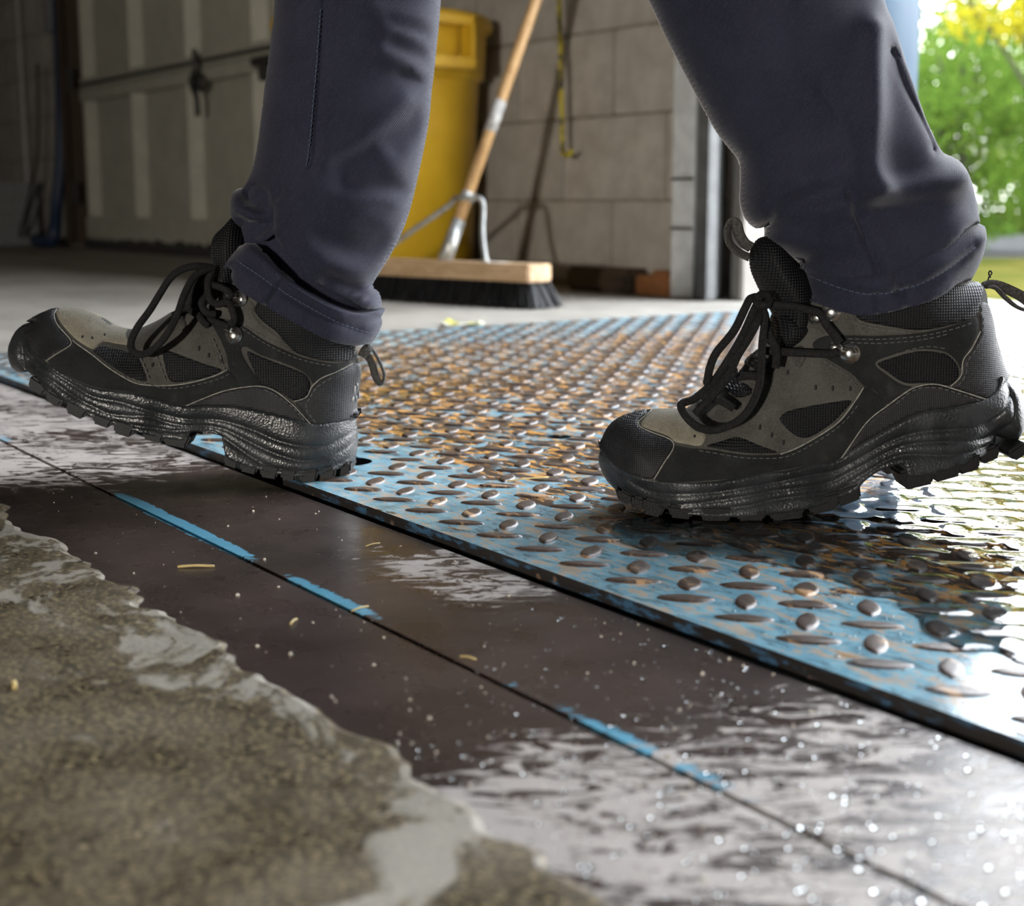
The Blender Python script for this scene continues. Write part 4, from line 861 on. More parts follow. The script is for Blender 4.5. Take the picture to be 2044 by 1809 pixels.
rear = dict(D=.985, z=z2, base=(1550, 1035), label='black and grey hiking boot behind, heel lifted, standing on its toe',
  upper=[(feather_R, False), ([(1968, 755), (1942, 690), (1912, 590), (1897, 510), (1872, 430), (1862, 370), (1840, 320)], True), ([(1840, 320), (1600, 300), (1300, 320), (1080, 300)], False),
         ([(1080, 300), (990, 400), (930, 520), (870, 600), (800, 660), (760, 720), (690, 790), (620, 838), (560, 868), (500, 905), (430, 908), (340, 912), (250, 932), (190, 957), (150, 992), (125, 1032), (113, 1085)], True)],
  ctrl=[(160, 1130, .036, .052), (300, 1130, .044, .052), (480, 1180, .049, .045), (700, 1160, .048, .042), (900, 1150, .044, .042), (1150, 1080, .039, .040), (1400, 960, .036, .036), (1800, 860, .035, .036), (1800, 650, .032, .034), (1500, 700, .033, .036), (1200, 560, .033, .042), (1500, 450, .036, .04), (1000, 700, .036, .042), (800, 850, .042, .042), (560, 1000, .043, .045), (350, 980, .038, .05)],
  panels=[
    ('toe_cap', [(108, 1085), (122, 1030), (147, 988), (188, 952), (250, 926), (342, 906), (330, 928), (286, 960), (290, 985), (340, 1010), (420, 1040), (444, 1062), (440, 1092), (400, 1152), (350, 1228), (250, 1207), (180, 1170), (137, 1125)], 'ripstop', .0014),
    ('toe_box', [(292, 978), (345, 918), (430, 903), (485, 908), (495, 950), (540, 1000), (595, 1022), (572, 1078), (510, 1072), (448, 1060), (420, 1034), (342, 1006)], 'suede_tan', .0009),
    ('mesh_panel', [(580, 1078), (660, 1050), (740, 1030), (840, 1070), (932, 1108), (800, 1113), (680, 1098)], 'mesh_fabric', .0006),
    ('mesh_panel', [(925, 950), (960, 915), (1040, 895), (1150, 875), (1262, 865), (1215, 930), (1150, 990), (1060, 1042), (1000, 1032), (950, 990)], 'mesh_fabric', .0006),
    ('rand', [(355, 1228), (440, 1098), (448, 1068), (520, 1082), (650, 1094), (800, 1114), (930, 1112), (1010, 1082), (1100, 1032), (1200, 962), (1270, 872), (1310, 806), (1370, 830), (1420, 885), (1350, 962), (1200, 1138), (1080, 1161), (900, 1196), (700, 1230), (480, 1244)], 'suede_black', .0012),
    ('mesh_panel', [(1370, 700), (1440, 670), (1560, 640), (1680, 650), (1740, 700), (1748, 760), (1705, 802), (1600, 792), (1500, 792), (1420, 742)], 'mesh_fabric', .0006),
    ('ankle_strap', [(1080, 600), (1140, 570), (1240, 568), (1380, 570), (1560, 558), (1700, 530), (1825, 482), (1835, 560), (1795, 640), (1765, 700), (1752, 760), (1744, 705), (1685, 648), (1560, 636), (1440, 664), (1366, 698), (1415, 745), (1500, 797), (1600, 797), (1540, 805), (1460, 862), (1420, 888), (1370, 832), (1310, 802), (1250, 742), (1150, 684), (1090, 642)], 'suede_black', .0014),
    ('wave_panel', [(1205, 1136), (1320, 972), (1420, 890), (1500, 832), (1560, 802), (1640, 793), (1740, 820), (1875, 864), (1800, 886), (1720, 901), (1620, 916), (1530, 941), (1450, 981), (1350, 1041), (1260, 1097)], 'ripstop', .0016),
    ('heel_counter', [(1878, 864), (1740, 817), (1708, 802), (1756, 752), (1764, 682), (1802, 632), (1842, 552), (1838, 430), (1880, 425), (1905, 505), (1918, 590), (1948, 690), (1974, 755), (1952, 797), (1920, 838)], 'ripstop', .0014),
    ('collar_patch', [(1045, 420), (1120, 400), (1200, 430), (1268, 462), (1292, 512), (1400, 532), (1570, 552), (1380, 577), (1240, 568), (1120, 555), (1060, 510)], 'suede_grey', .0012),
    ('collar_mesh', [(1268, 455), (1300, 420), (1500, 400), (1700, 350), (1835, 325), (1850, 400), (1832, 478), (1700, 528), (1560, 550), (1400, 528), (1290, 502)], 'mesh_fabric', .0010)],
  piping=[[(342, 910), (286, 960), (290, 985), (340, 1010), (420, 1040), (444, 1062), (440, 1092), (400, 1152), (355, 1226)], [(932, 1112), (1010, 1082), (1100, 1032), (1200, 962), (1270, 872), (1310, 808)], [(1205, 1136), (1320, 972), (1420, 890), (1500, 832), (1560, 802), (1640, 793), (1740, 820), (1875, 864)], [(1708, 802), (1756, 752), (1764, 682), (1802, 632), (1842, 552)]],
  holes=[(1092, 808), (1170, 812), (1250, 812), (965, 740), (838, 990), (892, 1025), (945, 1060), (540, 1035)],
  sole=[(feather_R, False), ([(1968, 755), (2010, 800), (2038, 870), (2042, 950), (2025, 1010), (1985, 1065)], True),
        ([(1985, 1065), (1920, 1105), (1830, 1140), (1730, 1175), (1610, 1205), (1520, 1215), (1500, 1170), (1470, 1160), (1380, 1190), (1310, 1240), (1280, 1275), (1190, 1320), (1080, 1355), (960, 1378), (860, 1390), (730, 1398), (600, 1395), (440, 1378), (330, 1355), (250, 1325), (190, 1285)], False),
        ([(190, 1285), (140, 1235), (108, 1170), (102, 1125), (113, 1085)], True)],
  sctrl=[(150, 1180, .036, .055), (300, 1270, .046, .055), (480, 1310, .051, .055), (720, 1300, .050, .055), (950, 1270, .046, .05), (1200, 1210, .041, .05), (1450, 1080, .040, .045), (1750, 1020, .039, .044), (1920, 980, .036, .042)],
  grooves=[[(150, 1135), (250, 1238), (350, 1288), (480, 1298), (620, 1290), (760, 1270), (900, 1245), (1050, 1215), (1180, 1192), (1300, 1130), (1400, 1072), (1500, 1030), (1600, 1010), (1750, 1000), (1880, 970), (1955, 915), (1985, 850)],
           [(140, 1180), (200, 1255), (290, 1310), (400, 1343), (520, 1343), (680, 1322), (850, 1292), (1020, 1268), (1150, 1246), (1280, 1182), (1400, 1116), (1500, 1076), (1620, 1060), (1780, 1055), (1900, 1028), (1985, 980)],
           [(1965, 780), (2000, 880), (1990, 970)],
           [(240, 1312), (330, 1345), (430, 1372), (560, 1370), (750, 1356), (900, 1324), (1050, 1302), (1180, 1282), (1300, 1212), (1420, 1142), (1520, 1116), (1700, 1120), (1850, 1088), (1960, 1036)]],
  lugs=[(225, 1315, 28, .012, .009), (290, 1345, 20, .012, .010), (355, 1365, 14, .016, .013), (480, 1385, 6, .018, .010), (640, 1394, 0, .022, .014), (800, 1398, -2, .022, .010), (960, 1385, -6, .026, .012), (1130, 1345, -14, .024, .014), (1240, 1302, -22, .020, .015), (1560, 1225, -14, .024, .016), (1690, 1198, -16, .022, .013), (1790, 1165, -18, .018, .013), (1885, 1122, -24, .016, .011), (1960, 1080, -36, .014, .010)],
  teeth=[(1300+17*i, 1262-9*i, 18) for i in range(12)],
  tongue=[([(1000, 230), (930, 135), (870, 118), (825, 135), (795, 190), (797, 270), (830, 350), (870, 430), (900, 490), (880, 560), (870, 620), (950, 640), (1060, 560), (1080, 420), (1060, 310), (1000, 230)], True)],
  tctrl=[(880, 200, .030, .018), (950, 400, .033, .022), (950, 560, .032, .022)],
  puffs=[[(885, 520), (920, 450), (1000, 470), (1060, 520), (1030, 590), (950, 640), (880, 600)], [(770, 700), (820, 650), (900, 660), (910, 730), (830, 760)], [(670, 800), (740, 760), (820, 770), (800, 850), (700, 860)], [(575, 900), (640, 870), (720, 890), (690, 950), (600, 960)]], puffw=.031,
  stitch=[[(560, 1095), (680, 1115), (800, 1130), (930, 1128), (1030, 1092), (1120, 1040), (1220, 965), (1290, 880)], [(1240, 585), (1380, 588), (1560, 574), (1700, 546), (1810, 510)], [(1250, 602), (1380, 606), (1560, 592), (1700, 562)], [(1460, 880), (1540, 818), (1640, 808), (1740, 834), (1850, 872)], [(1740, 800), (1775, 750), (1782, 690), (1818, 640), (1852, 570)], [(1130, 690), (1230, 750), (1290, 815)], [(1500, 640), (1600, 620), (1690, 632)], [(1300, 525), (1400, 545), (1540, 562)]],
  hooks=[(1247, 652, 1178, 625), (1158, 470, 1090, 490)],
  laces=[dict(p=[(850, 400, .034), (800, 400, .044), (770, 450, .048), (720, 550, .05), (640, 650, .052), (610, 720, .05), (600, 775, .046), (595, 785, .044)]),
         dict(p=[(830, 410, .036), (860, 480, .046), (850, 600, .050), (845, 700, .054), (835, 800, .058), (800, 890, .060), (740, 960, .061), (640, 1002, .062), (560, 990, .060), (500, 940, .056), (480, 885, .050), (540, 860, .046), (620, 790, .044), (690, 690, .044), (760, 570, .046), (810, 460, .044), (835, 410, .038)]),
         dict(p=[(840, 400, .03), (820, 520, .044), (760, 620, .046), (710, 690, .046), (720, 740, .046), (690, 770, .046), (600, 870, .046), (540, 930, .046)]), dict(p=[(860, 405, .03), (830, 500, .05), (790, 580, .05), (740, 660, .048), (700, 740, .046), (640, 810, .046), (570, 860, .046)]),
         dict(p=[(840, 410, .038), (900, 430, .042), (1000, 440, .043), (1060, 455, .043), (1110, 470, .043), (1140, 520, .044), (1180, 570, .045), (1205, 605, .046)]), dict(p=[(850, 640, .038), (930, 645, .042), (1060, 652, .044), (1170, 655, .044), (1190, 640, .046)]), dict(p=[(860, 470, .034), (880, 560, .044), (915, 640, .046), (910, 720, .046)]),
         dict(p=[(600, 860, .036), (660, 870, .044), (720, 905, .046)]), dict(p=[(740, 760, .036), (800, 755, .042), (850, 770, .044)]), dict(p=[(820, 400, .044), (835, 430, .05), (870, 430, .048), (880, 400, .044), (850, 385, .046), (825, 405, .05)], r=.003), dict(p=[(1876, 335, .004), (1884, 305, .003), (1897, 288, .002), (1890, 276, .002), (1883, 288, .002), (1892, 308, .003)], r=.0005)],
  loops=[[(800, 170, 0), (770, 150, 0), (745, 110, 0), (730, 60, 0), (705, 55, 0), (690, 95, 0), (700, 150, 0), (740, 190, 0), (790, 215, 0)], [(1850, 345, .006), (1880, 335, .004), (1930, 345, 0), (2000, 375, 0), (2044, 400, -.002), (2075, 430, -.002), (2060, 455, 0), (2010, 440, .002), (1960, 400, .003), (1910, 350, .004), (1870, 350, .005)]],
  eyestays=[[(1000, 625), (1040, 620), (1050, 680), (1020, 720), (985, 690)], [(840, 745), (880, 735), (885, 790), (845, 790)], [(700, 880), (740, 865), (760, 900), (720, 915)]])
bootF, UF, SF = make_boot(front)
bootR, UR, SR = make_boot(rear)
# the small chevron mark on the heel of the front boot
for k, (x, y, dx, dy) in enumerate([(1805, 985, 18, -40), (1812, 1030, 16, -34), (1820, 960, 8, -30), (1826, 1010, 6, -36), (1798, 1000, 6, 22)]):
    q = z1([(x, y), (x+dx*.4-5, y+dy)]); pts = [UF.pt(*q[0], .0022), UF.pt(*q[1], .0022)]; o = tube('logo_bar', pts, .0016, 'logo_grey', bootF, seg=6, sub=1, flat=.4)
keep_b(bootF)
# ------------------------------------------------------------------ trousers
def mat_denim():
    b = NB('navy_twill'); ro = b.map(rot=(0, 0, AZ+math.pi/2)); tw = b.map(rot=(0, .6, 0), src=ro); w = b.wave(330, tw, .6, 'X'); n = b.noise(18, 5, .65); f = b.noise(700, 3, .7)
    c = b.mix(b.ramp(n, .3, .7), (.0085, .0092, .0205), (.0148, .0160, .0315)); c = b.mix(b.math('MULTIPLY', b.ramp(f, .4, .75), .35), c, (.043, .045, .070)); h = b.math('ADD', w, f)
    MATS['navy_twill'] = b.set(col=c, rough=.85, nrm=b.bump(h, .45, .0005), sheen=.25, spec=.25)
    for nm in ('Sheen Roughness',): b.p.inputs[nm].default_value = .32
    b2 = NB('thread_blue'); MATS['thread_blue'] = b2.set(col=(.05, .07, .11), rough=.8)
mat_denim()
tro = empty('trousers', V(FWH*1.05)); tro.parent = person; tro['label'] = 'navy blue twill work trousers with turned-up cuffs'
def leg(name, D, pieces, ctrl, ridges, h=.0042, noise=.0026, mat='navy_twill', far=1.):
    P = Pillow(D, pieces, ctrl, h); R = []; ex = []
    for pts, amp, wid in ridges:
        q = P.surf(pts); q = resample(spline(q, 6), .003); R.append((q, amp*1.35, wid)); tg = np.gradient(q, axis=0); tg /= np.linalg.norm(tg, axis=1)[:, None]+1e-9; nn = np.stack([-tg[:, 1], tg[:, 0]], 1); ex += [q, q+nn*wid*.6, q-nn*wid*.6] if wid < .004 else []
    rf = ridge_fn(R)
    def nz(Q): return noise*((smooth_noise(Q[:, 0]+5, Q[:, 1]*.5+5, .022, 11)-.5)*1.4+(smooth_noise(Q[:, 0]+5, Q[:, 1]+5, .05, 12)-.5)*2)
    P.disp = lambda Q: rf(Q)+nz(Q)
    o = P.build(name, mat, tro, extra=ex, far=far); return P
legF = leg('trouser_leg', 1.12, [
  ([(610, -1450), (595, -700), (567, -300), (550, 0), (545, 60), (532, 160), (520, 260), (508, 330), (490, 370), (470, 379), (464, 395), (463, 425), (470, 448), (480, 465)], True),
  ([(480, 465), (500, 478), (520, 482), (540, 468), (550, 482), (575, 512), (606, 545), (636, 566), (678, 591), (730, 620), (757, 622)], False),
  ([(757, 622), (762, 605), (755, 582), (743, 571), (760, 541), (790, 490), (815, 430), (835, 350), (855, 250), (862, 180), (866, 150), (872, 90), (880, 0), (897, -300), (910, -700), (905, -1450)], True),
  ([(905, -1450), (750, -1450), (610, -1450)], False)],
  [(715, 0, .062, .064), (700, 200, .062, .064), (690, 350, .063, .064), (650, 450, .062, .06), (700, 560, .058, .05), (500, 430, .045, .03), (560, 480, .056, .045), (740, 600, .050, .03), (750, -600, .070, .07), (750, -1300, .08, .08)],
  [([(648, -60), (645, 60), (640, 150), (632, 250), (626, 325), (612, 342)], -.0030, .0016), ([(640, 0), (636, 90), (631, 170), (622, 260), (616, 320)], .0016, .006),
   ([(650, 318), (700, 290), (750, 255), (785, 228), (815, 203)], .0062, .0062), ([(690, 335), (750, 300), (800, 265), (835, 240)], -.0060, .011), ([(610, 380), (570, 420)], .003, .012),
   ([(775, 62), (830, 84), (874, 112)], .0045, .006), ([(765, 105), (815, 132), (862, 165)], .005, .007), ([(800, 148), (835, 160), (864, 172)], -.005, .0035), ([(790, 85), (840, 104), (868, 125)], -.003, .005), ([(750, 20), (810, 40), (870, 50)], .0035, .007), ([(780, 40), (850, 66)], -.003, .005),
   ([(560, 380), (548, 400), (541, 430), (543, 458), (556, 488)], -.0035, .0022), ([(700, 400), (760, 395), (815, 410)], .0045, .008), ([(720, 350), (760, 330), (800, 350)], .003, .008), ([(690, 372), (750, 370), (815, 385)], -.0040, .007), ([(760, 300), (790, 320), (830, 300)], .003, .006), ([(690, 440), (740, 430), (800, 455)], .003, .008),
   ([(610, 480), (660, 520), (720, 545), (760, 535)], .0055, .009), ([(650, 480), (700, 500), (770, 490)], -.0050, .010), ([(660, 560), (700, 583), (735, 590), (752, 578)], -.0090, .0065), ([(665, 588), (700, 605), (740, 610)], .005, .006),
   ([(500, 390), (516, 398), (527, 412)], -.016, .0085), ([(468, 398), (478, 416), (500, 432), (525, 428), (545, 405)], .007, .0055), ([(478, 440), (510, 455), (532, 450)], -.008, .005)])
inF = leg('trouser_leg', 1.12, [([(500, 360), (480, 420), (478, 470), (488, 520)], True), ([(488, 520), (560, 570), (660, 630), (740, 665)], False), ([(740, 665), (745, 620), (740, 560), (720, 480), (700, 380)], True), ([(700, 380), (600, 360), (500, 360)], False)], [(560, 480, .036, .04), (680, 600, .038, .04), (600, 400, .04, .04)], [], noise=.001)
cufF = leg('cuff', 1.115, [([(488, 484), (462, 515), (443, 546)], True), ([(443, 546), (480, 582), (530, 612), (620, 662), (690, 692), (733, 696)], False), ([(733, 696), (752, 672), (763, 645), (757, 628)], True), ([(757, 628), (715, 630), (660, 614), (610, 587), (562, 554), (520, 512), (488, 484)], False)],
  [(470, 540, .056, .016), (560, 580, .062, .03), (660, 640, .060, .035), (740, 665, .050, .032)],
  [([(460, 560), (500, 572)], -.001, .004), ([(566, 548), (556, 570), (545, 590), (530, 612)], -.0035, .0030), ([(548, 570), (520, 600)], .003, .004), ([(490, 500), (540, 535), (620, 585), (700, 622), (756, 640)], .0022, .006), ([(470, 520), (520, 555), (600, 606), (690, 652), (750, 668)], -.0022, .0022)], h=.0032, noise=.0022)
legR = leg('trouser_leg', .985, [
  ([(880, -1700), (1040, -700), (1180, -230), (1295, 0), (1330, 75), (1385, 180), (1430, 262), (1462, 303), (1477, 324), (1479, 360), (1478, 400), (1485, 430), (1498, 449), (1512, 457), (1530, 453), (1529, 482), (1560, 508), (1600, 532)], True),
  ([(1600, 532), (1650, 552), (1700, 560), (1760, 556), (1830, 533), (1900, 490), (1945, 450)], False),
  ([(1945, 450), (1945, 430), (1932, 370), (1912, 327), (1888, 309), (1870, 301), (1850, 262), (1830, 215), (1802, 130), (1777, 50), (1757, 0), (1690, -230), (1570, -700), (1340, -1700)], True),
  ([(1340, -1700), (1100, -1700), (880, -1700)], False)],
  [(1525, 0, .070, .068), (1600, 200, .068, .066), (1680, 330, .066, .062), (1600, 420, .062, .05), (1510, 430, .045, .03), (1760, 480, .064, .055), (1900, 430, .060, .05), (1870, 330, .060, .045), (1300, -700, .078, .075), (1100, -1600, .085, .085)],
  [([(1748, 60), (1746, 120), (1743, 200), (1737, 280), (1738, 340), (1752, 378)], .0095, .0095), ([(1765, 80), (1790, 180), (1800, 260), (1805, 330)], -.0035, .017), ([(1752, 380), (1800, 380), (1860, 372), (1920, 358)], .0085, .0095), ([(1770, 410), (1850, 408), (1930, 395)], -.006, .013), ([(1786, 100), (1812, 170), (1838, 230), (1868, 298)], -.005, .0028), ([(1795, 120), (1830, 200), (1862, 280)], .004, .004),
   ([(1800, 340), (1850, 335), (1900, 325)], -.003, .010), ([(1640, 175), (1668, 215), (1692, 262), (1705, 330), (1700, 380)], -.0018, .0026), ([(1699, 382), (1708, 415), (1722, 452), (1735, 492), (1752, 530), (1764, 552)], -.0045, .0024), ([(1690, 385), (1700, 430), (1718, 480), (1738, 530)], .0025, .005),
   ([(1528, 448), (1560, 418), (1620, 398), (1690, 378)], -.0050, .006), ([(1540, 440), (1600, 425), (1680, 410)], .005, .008), ([(1500, 410), (1510, 440)], .007, .010), ([(1540, 490), (1600, 515), (1680, 540)], .004, .007), ([(1560, 520), (1640, 522), (1720, 528)], -.003, .006), ([(1640, 440), (1720, 430)], -.004, .012), ([(1480, 330), (1540, 360), (1600, 350)], .003, .012), ([(1560, 250), (1640, 290), (1730, 300)], -.003, .015)])
cufR = leg('cuff', .985, [([(1601, 514), (1599, 560), (1607, 592)], True), ([(1607, 592), (1640, 609), (1720, 631), (1800, 618), (1880, 593), (1925, 563)], False), ([(1925, 563), (1948, 515), (1957, 472), (1951, 438)], True), ([(1951, 438), (1900, 484), (1830, 523), (1760, 546), (1700, 551), (1650, 541), (1601, 514)], False)],
  [(1620, 560, .052, .035), (1720, 590, .066, .045), (1850, 560, .064, .045), (1940, 490, .056, .035)],
  [([(1785, 540), (1790, 560), (1797, 582)], -.003, .002), ([(1755, 590), (1757, 628)], -.0025, .0025), ([(1812, 578), (1814, 616)], -.0025, .0025), ([(1605, 530), (1680, 560), (1760, 565), (1850, 540), (1948, 470)], .0024, .007), ([(1602, 548), (1680, 578), (1750, 590), (1830, 572), (1900, 535), (1950, 490)], -.0024, .0022)], h=.0032, noise=.002)
def cuff_stitch(P, pts):
    a, f = stitch_run(P, pts, gap=.0034, ln=.0024, off=.0010, r=.0003); o = link('stitching', mesh('stitching', a, f), 'thread_blue', tro); tag(o, kind='stuff')
cuff_stitch(cufF, [(470, 518), (520, 553), (600, 604), (690, 650), (750, 666)]); cuff_stitch(cufR, [(1603, 546), (1680, 576), (1750, 588), (1830, 570), (1900, 533), (1948, 492)]); cuff_stitch(legF, [(641, 20), (634, 120), (627, 200), (619, 290), (612, 335)])
def hips():
    bm = bmesh.new(); bmesh.ops.create_uvsphere(bm, u_segments=28, v_segments=16, radius=1.); c = (FWH*1.057+RT*.005)
    M = Matrix((V(RT), V(FWH), V(UZ))).transposed().to_4x4() @ Matrix.Diagonal((.135, .17, .17, 1)); M = Matrix.Translation((c[0], c[1], .95)) @ M; bmesh.ops.transform(bm, matrix=M, verts=bm.verts[:]); bm_obj('trouser_seat', bm, 'navy_twill', tro, True)
hips()
for c in tro.children: c.matrix_parent_inverse = Matrix.Translation(tro.location).inverted()
tro.matrix_parent_inverse = Matrix.Translation(person.location).inverted()
# dark socks filling the collars
plain('sock', (.003, .003, .0035), .95, spec=.05)
for (D, a, b_, r) in ((1.12, (640, 560), (600, 690), .036), (.985, (1760, 520), (1740, 640), .036)):
    o = tube('sock', [dplane(*a, D), dplane((a[0]+b_[0])/2, (a[1]+b_[1])/2, D), dplane(*b_, D)], r, 'sock', person, seg=20)
keep(person)
# ------------------------------------------------------------------ yellow bin
def mat_bin():
    b = NB('yellow_plastic'); n = b.noise(6, 4); c = b.mix(b.ramp(n, .3, .7), (.50, .30, .012), (.60, .37, .02)); c = b.mix(b.ramp(b.noise(1., 4, .6, vec=b.map(scale=(30, 30, 3))), .62, .75), c, (.38, .22, .02)); MATS['yellow_plastic'] = b.set(col=c, rough=.42, nrm=b.bump(b.noise(200, 2), .15, .001))
mat_bin()
BY = 1.915; bp = yplane(768, 400, BY); BX = bp[0]; RB_ = .262
bn = empty('waste_bin', (BX, BY, 0)); tag(bn, 'tall round yellow plastic waste bin against the block wall', 'waste bin')
prof = [(.205, .004), (.215, .002), (.222, .03), (RB_-.012, .512), (RB_-.010, .519), (RB_+.002, .523), (RB_+.003, .54), (RB_+.008, .635), (RB_+.012, .64), (RB_+.022, .643), (RB_+.026, .655), (RB_+.022, .673), (RB_+.010, .68), (RB_-.006, .676), (RB_-.014, .56), (RB_-.03, .05)]
lathe('bin_body', prof, 'yellow_plastic', bn, 64, (BX, BY, 0))
def bin_handle(ang):
    c, s = math.cos(ang), math.sin(ang); R = RB_+.012
    bm = bmesh.new()
    M = Matrix.Translation((BX, BY, 0)) @ Matrix.Rotation(ang, 4, 'Z')
    for a, d in (((R+.02, .075, .60), (.055, .014, .13)), ((R+.02, -.075, .60), (.055, .014, .13)), ((R+.035, 0, .548), (.03, .164, .028)), ((R+.02, 0, .65), (.055, .164, .022))):
        vs = box_bm(bm, a, d, .005); bmesh.ops.transform(bm, matrix=M, verts=vs)
    bm_obj('handle', bm, 'yellow_plastic', bn, False)
hd = math.atan2(-BY, -BX)
bin_handle(hd+.52); bin_handle(hd+.52+math.pi); keep(bn)
# ------------------------------------------------------------------ push broom leaning on the wall
def mat_wood(name, a, b_, sc, ax):
    b = NB(name); n = b.noise(1., 5, .6, vec=b.map(scale=ax), dist=.6); MATS[name] = b.set(col=b.mix(b.ramp(n, .3, .7), a, b_), rough=.5, nrm=b.bump(n, .2, .0006))
mat_wood('handle_wood', (.33, .19, .075), (.48, .30, .135), 1, (60, 60, 6)); mat_wood('block_wood', (.36, .235, .125), (.50, .35, .21), 1, (8, 60, 60)); mat_wood('dark_wood', (.02, .014, .01), (.05, .032, .02), 1, (10, 50, 50))
plain('zinc', (.36, .36, .34), .4, .2, 80, .1, metal=.7); plain('bristle', (.010, .010, .011), .6); plain('tape', (.30, .29, .275), .6, .25, 80); plain('label_white', (.62, .58, .5), .7)
B = dplane(888, 520, 3.13); T = yplane(1238, -480, 2.178); Bv, Tv = V(B), V(T)
br = empty('push_broom', (B[0], B[1], 0)); tag(br, 'push broom with wooden handle and black bristles leaning on the wall', 'broom')
tube('handle', [Bv+(Tv-Bv)*.06, Tv], .0125, 'handle_wood', br, sub=1, seg=20)
tube('ferrule', [Bv-(Tv-Bv)*.005, Bv+(Tv-Bv)*.075], lambda t: .0165-.002*t, 'zinc', br, sub=1, seg=20)
at_ = lambda t: Bv+(Tv-Bv)*t
tube('tape_band', [at_(.245), at_(.305)], .0138, 'tape', br, sub=1, seg=20)
u = Vector((.97, .237, 0)).normalized(); nn_ = Vector((-u.y, u.x, 0)); BL = .63
def broom_head():
    bm = bmesh.new(); zc = B[2]-.018; c = Vector((B[0], B[1], zc))-u*.045; M = Matrix((u, nn_, Vector((0, 0, 1)))).transposed().to_4x4(); M.translation = c
    hw = .036; L = BL/2; v = [(-L, -hw, -.018), (L, -hw, -.018), (L+.012, 0, -.018), (L, hw, -.018), (-L, hw, -.018), (-L-.012, 0, -.018)]
    lo = [bm.verts.new(p) for p in v]; hi = [bm.verts.new((p[0], p[1], .018)) for p in v]
    bm.faces.new(lo[::-1]); bm.faces.new(hi)
    for i in range(6): bm.faces.new((lo[i], lo[(i+1) % 6], hi[(i+1) % 6], hi[i]))
    bmesh.ops.bevel(bm, geom=bm.edges[:], offset=.0035, segments=2, affect='EDGES'); bmesh.ops.transform(bm, matrix=M, verts=bm.verts[:]); bm_obj('broom_block', bm, 'block_wood', br)
    # bristle body and separate tufts flaring outward
    z0 = zc-.018; n = 3600; g = np.random.default_rng(5); s = g.uniform(-L+.008, L-.004, n); t = g.uniform(-.03, .03, n); v = []; f = []
    for i in range(n):
        e = s[i]/L; fl = .035*abs(e)**5*np.sign(e)+g.normal(0, .004); ft = t[i]*.75+g.normal(0, .004); a = c+u*s[i]+nn_*t[i]; a.z = z0+.004; b_ = c+u*(s[i]+fl)+nn_*(t[i]+ft); b_.z = g.uniform(.001, .006)
        w = .0016; d = u if i % 2 else nn_; k = len(v); v += [a-d*w, a+d*w, b_+d*w, b_-d*w]; f.append((k, k+1, k+2, k+3))
    o = link('bristles', mesh('bristles', v, f), 'bristle', br); tag(o, kind='stuff')
    # paper label on top of the block
    q = c+u*.2; bm = bmesh.new(); vs = box_bm(bm, (0, 0, 0), (.04, .03, .0006)); M2 = M.copy(); M2.translation = q+Vector((0, 0, .0183)); bmesh.ops.transform(bm, matrix=M2, verts=vs); bm_obj('paper_label', bm, 'label_white', br)
    # brace of bent steel rod
    ap = at_(.118+.0); front = -nn_*.0
    lft = c-u*.175+Vector((0, 0, .018)); rgt = c+u*.165+Vector((0, 0, .018))
    vdir = (Tv-Bv).normalized(); s1 = ap-u*.035+Vector((0, 0, -.004)); s2 = ap+u*.035+Vector((0, 0, -.004))
    tube('brace', [lft, lft+(s1-lft)*.5, s1-u*.02-Vector((0, 0, .012)), s1+Vector((0, 0, .004)), ap-nn_*.014, s2+Vector((0, 0, .004)), s2+u*.014-Vector((0, 0, .014)), rgt+(s2-rgt)*.45, rgt], .0062, 'zinc', br, seg=10, sub=5)
    tube('clamp', [ap-vdir*.008, ap+vdir*.012], .0160, 'zinc', br, sub=1, seg=18)
    for q in (lft, rgt):
        bm = bmesh.new(); bmesh.ops.create_uvsphere(bm, u_segments=12, v_segments=8, radius=.011, matrix=Matrix.Translation(q) @ Matrix.Diagonal((1.2, 1, .5, 1))); bm_obj('brace_screw', bm, 'zinc', br, True)
broom_head(); keep(br)
# ------------------------------------------------------------------ hook rod hanging by the wall
b = NB('rod_paint'); n = b.noise(1., 4, .6, vec=b.map(scale=(60, 60, 30))); MATS['rod_paint'] = b.set(col=b.mix(b.ramp(n, .42, .55), (.03, .026, .015), (.42, .34, .015)), rough=.5)
h0, h1 = yplane(1116, -10, 2.125), yplane(1123, 292, 2.125); q = lambda x, y: yplane(x, y, 2.125)
hk = tube('hook_rod', [h0+(h0-h1)*3.2, h0+(h0-h1)*1.5, h0, (h0+h1)/2, h1, q(1125, 304), q(1132, 310), q(1139, 305), q(1140, 298)], .0058, 'rod_paint', sub=4, seg=10); tag(hk, 'thin yellow and black hooked rod hanging on the block wall', 'hook rod')
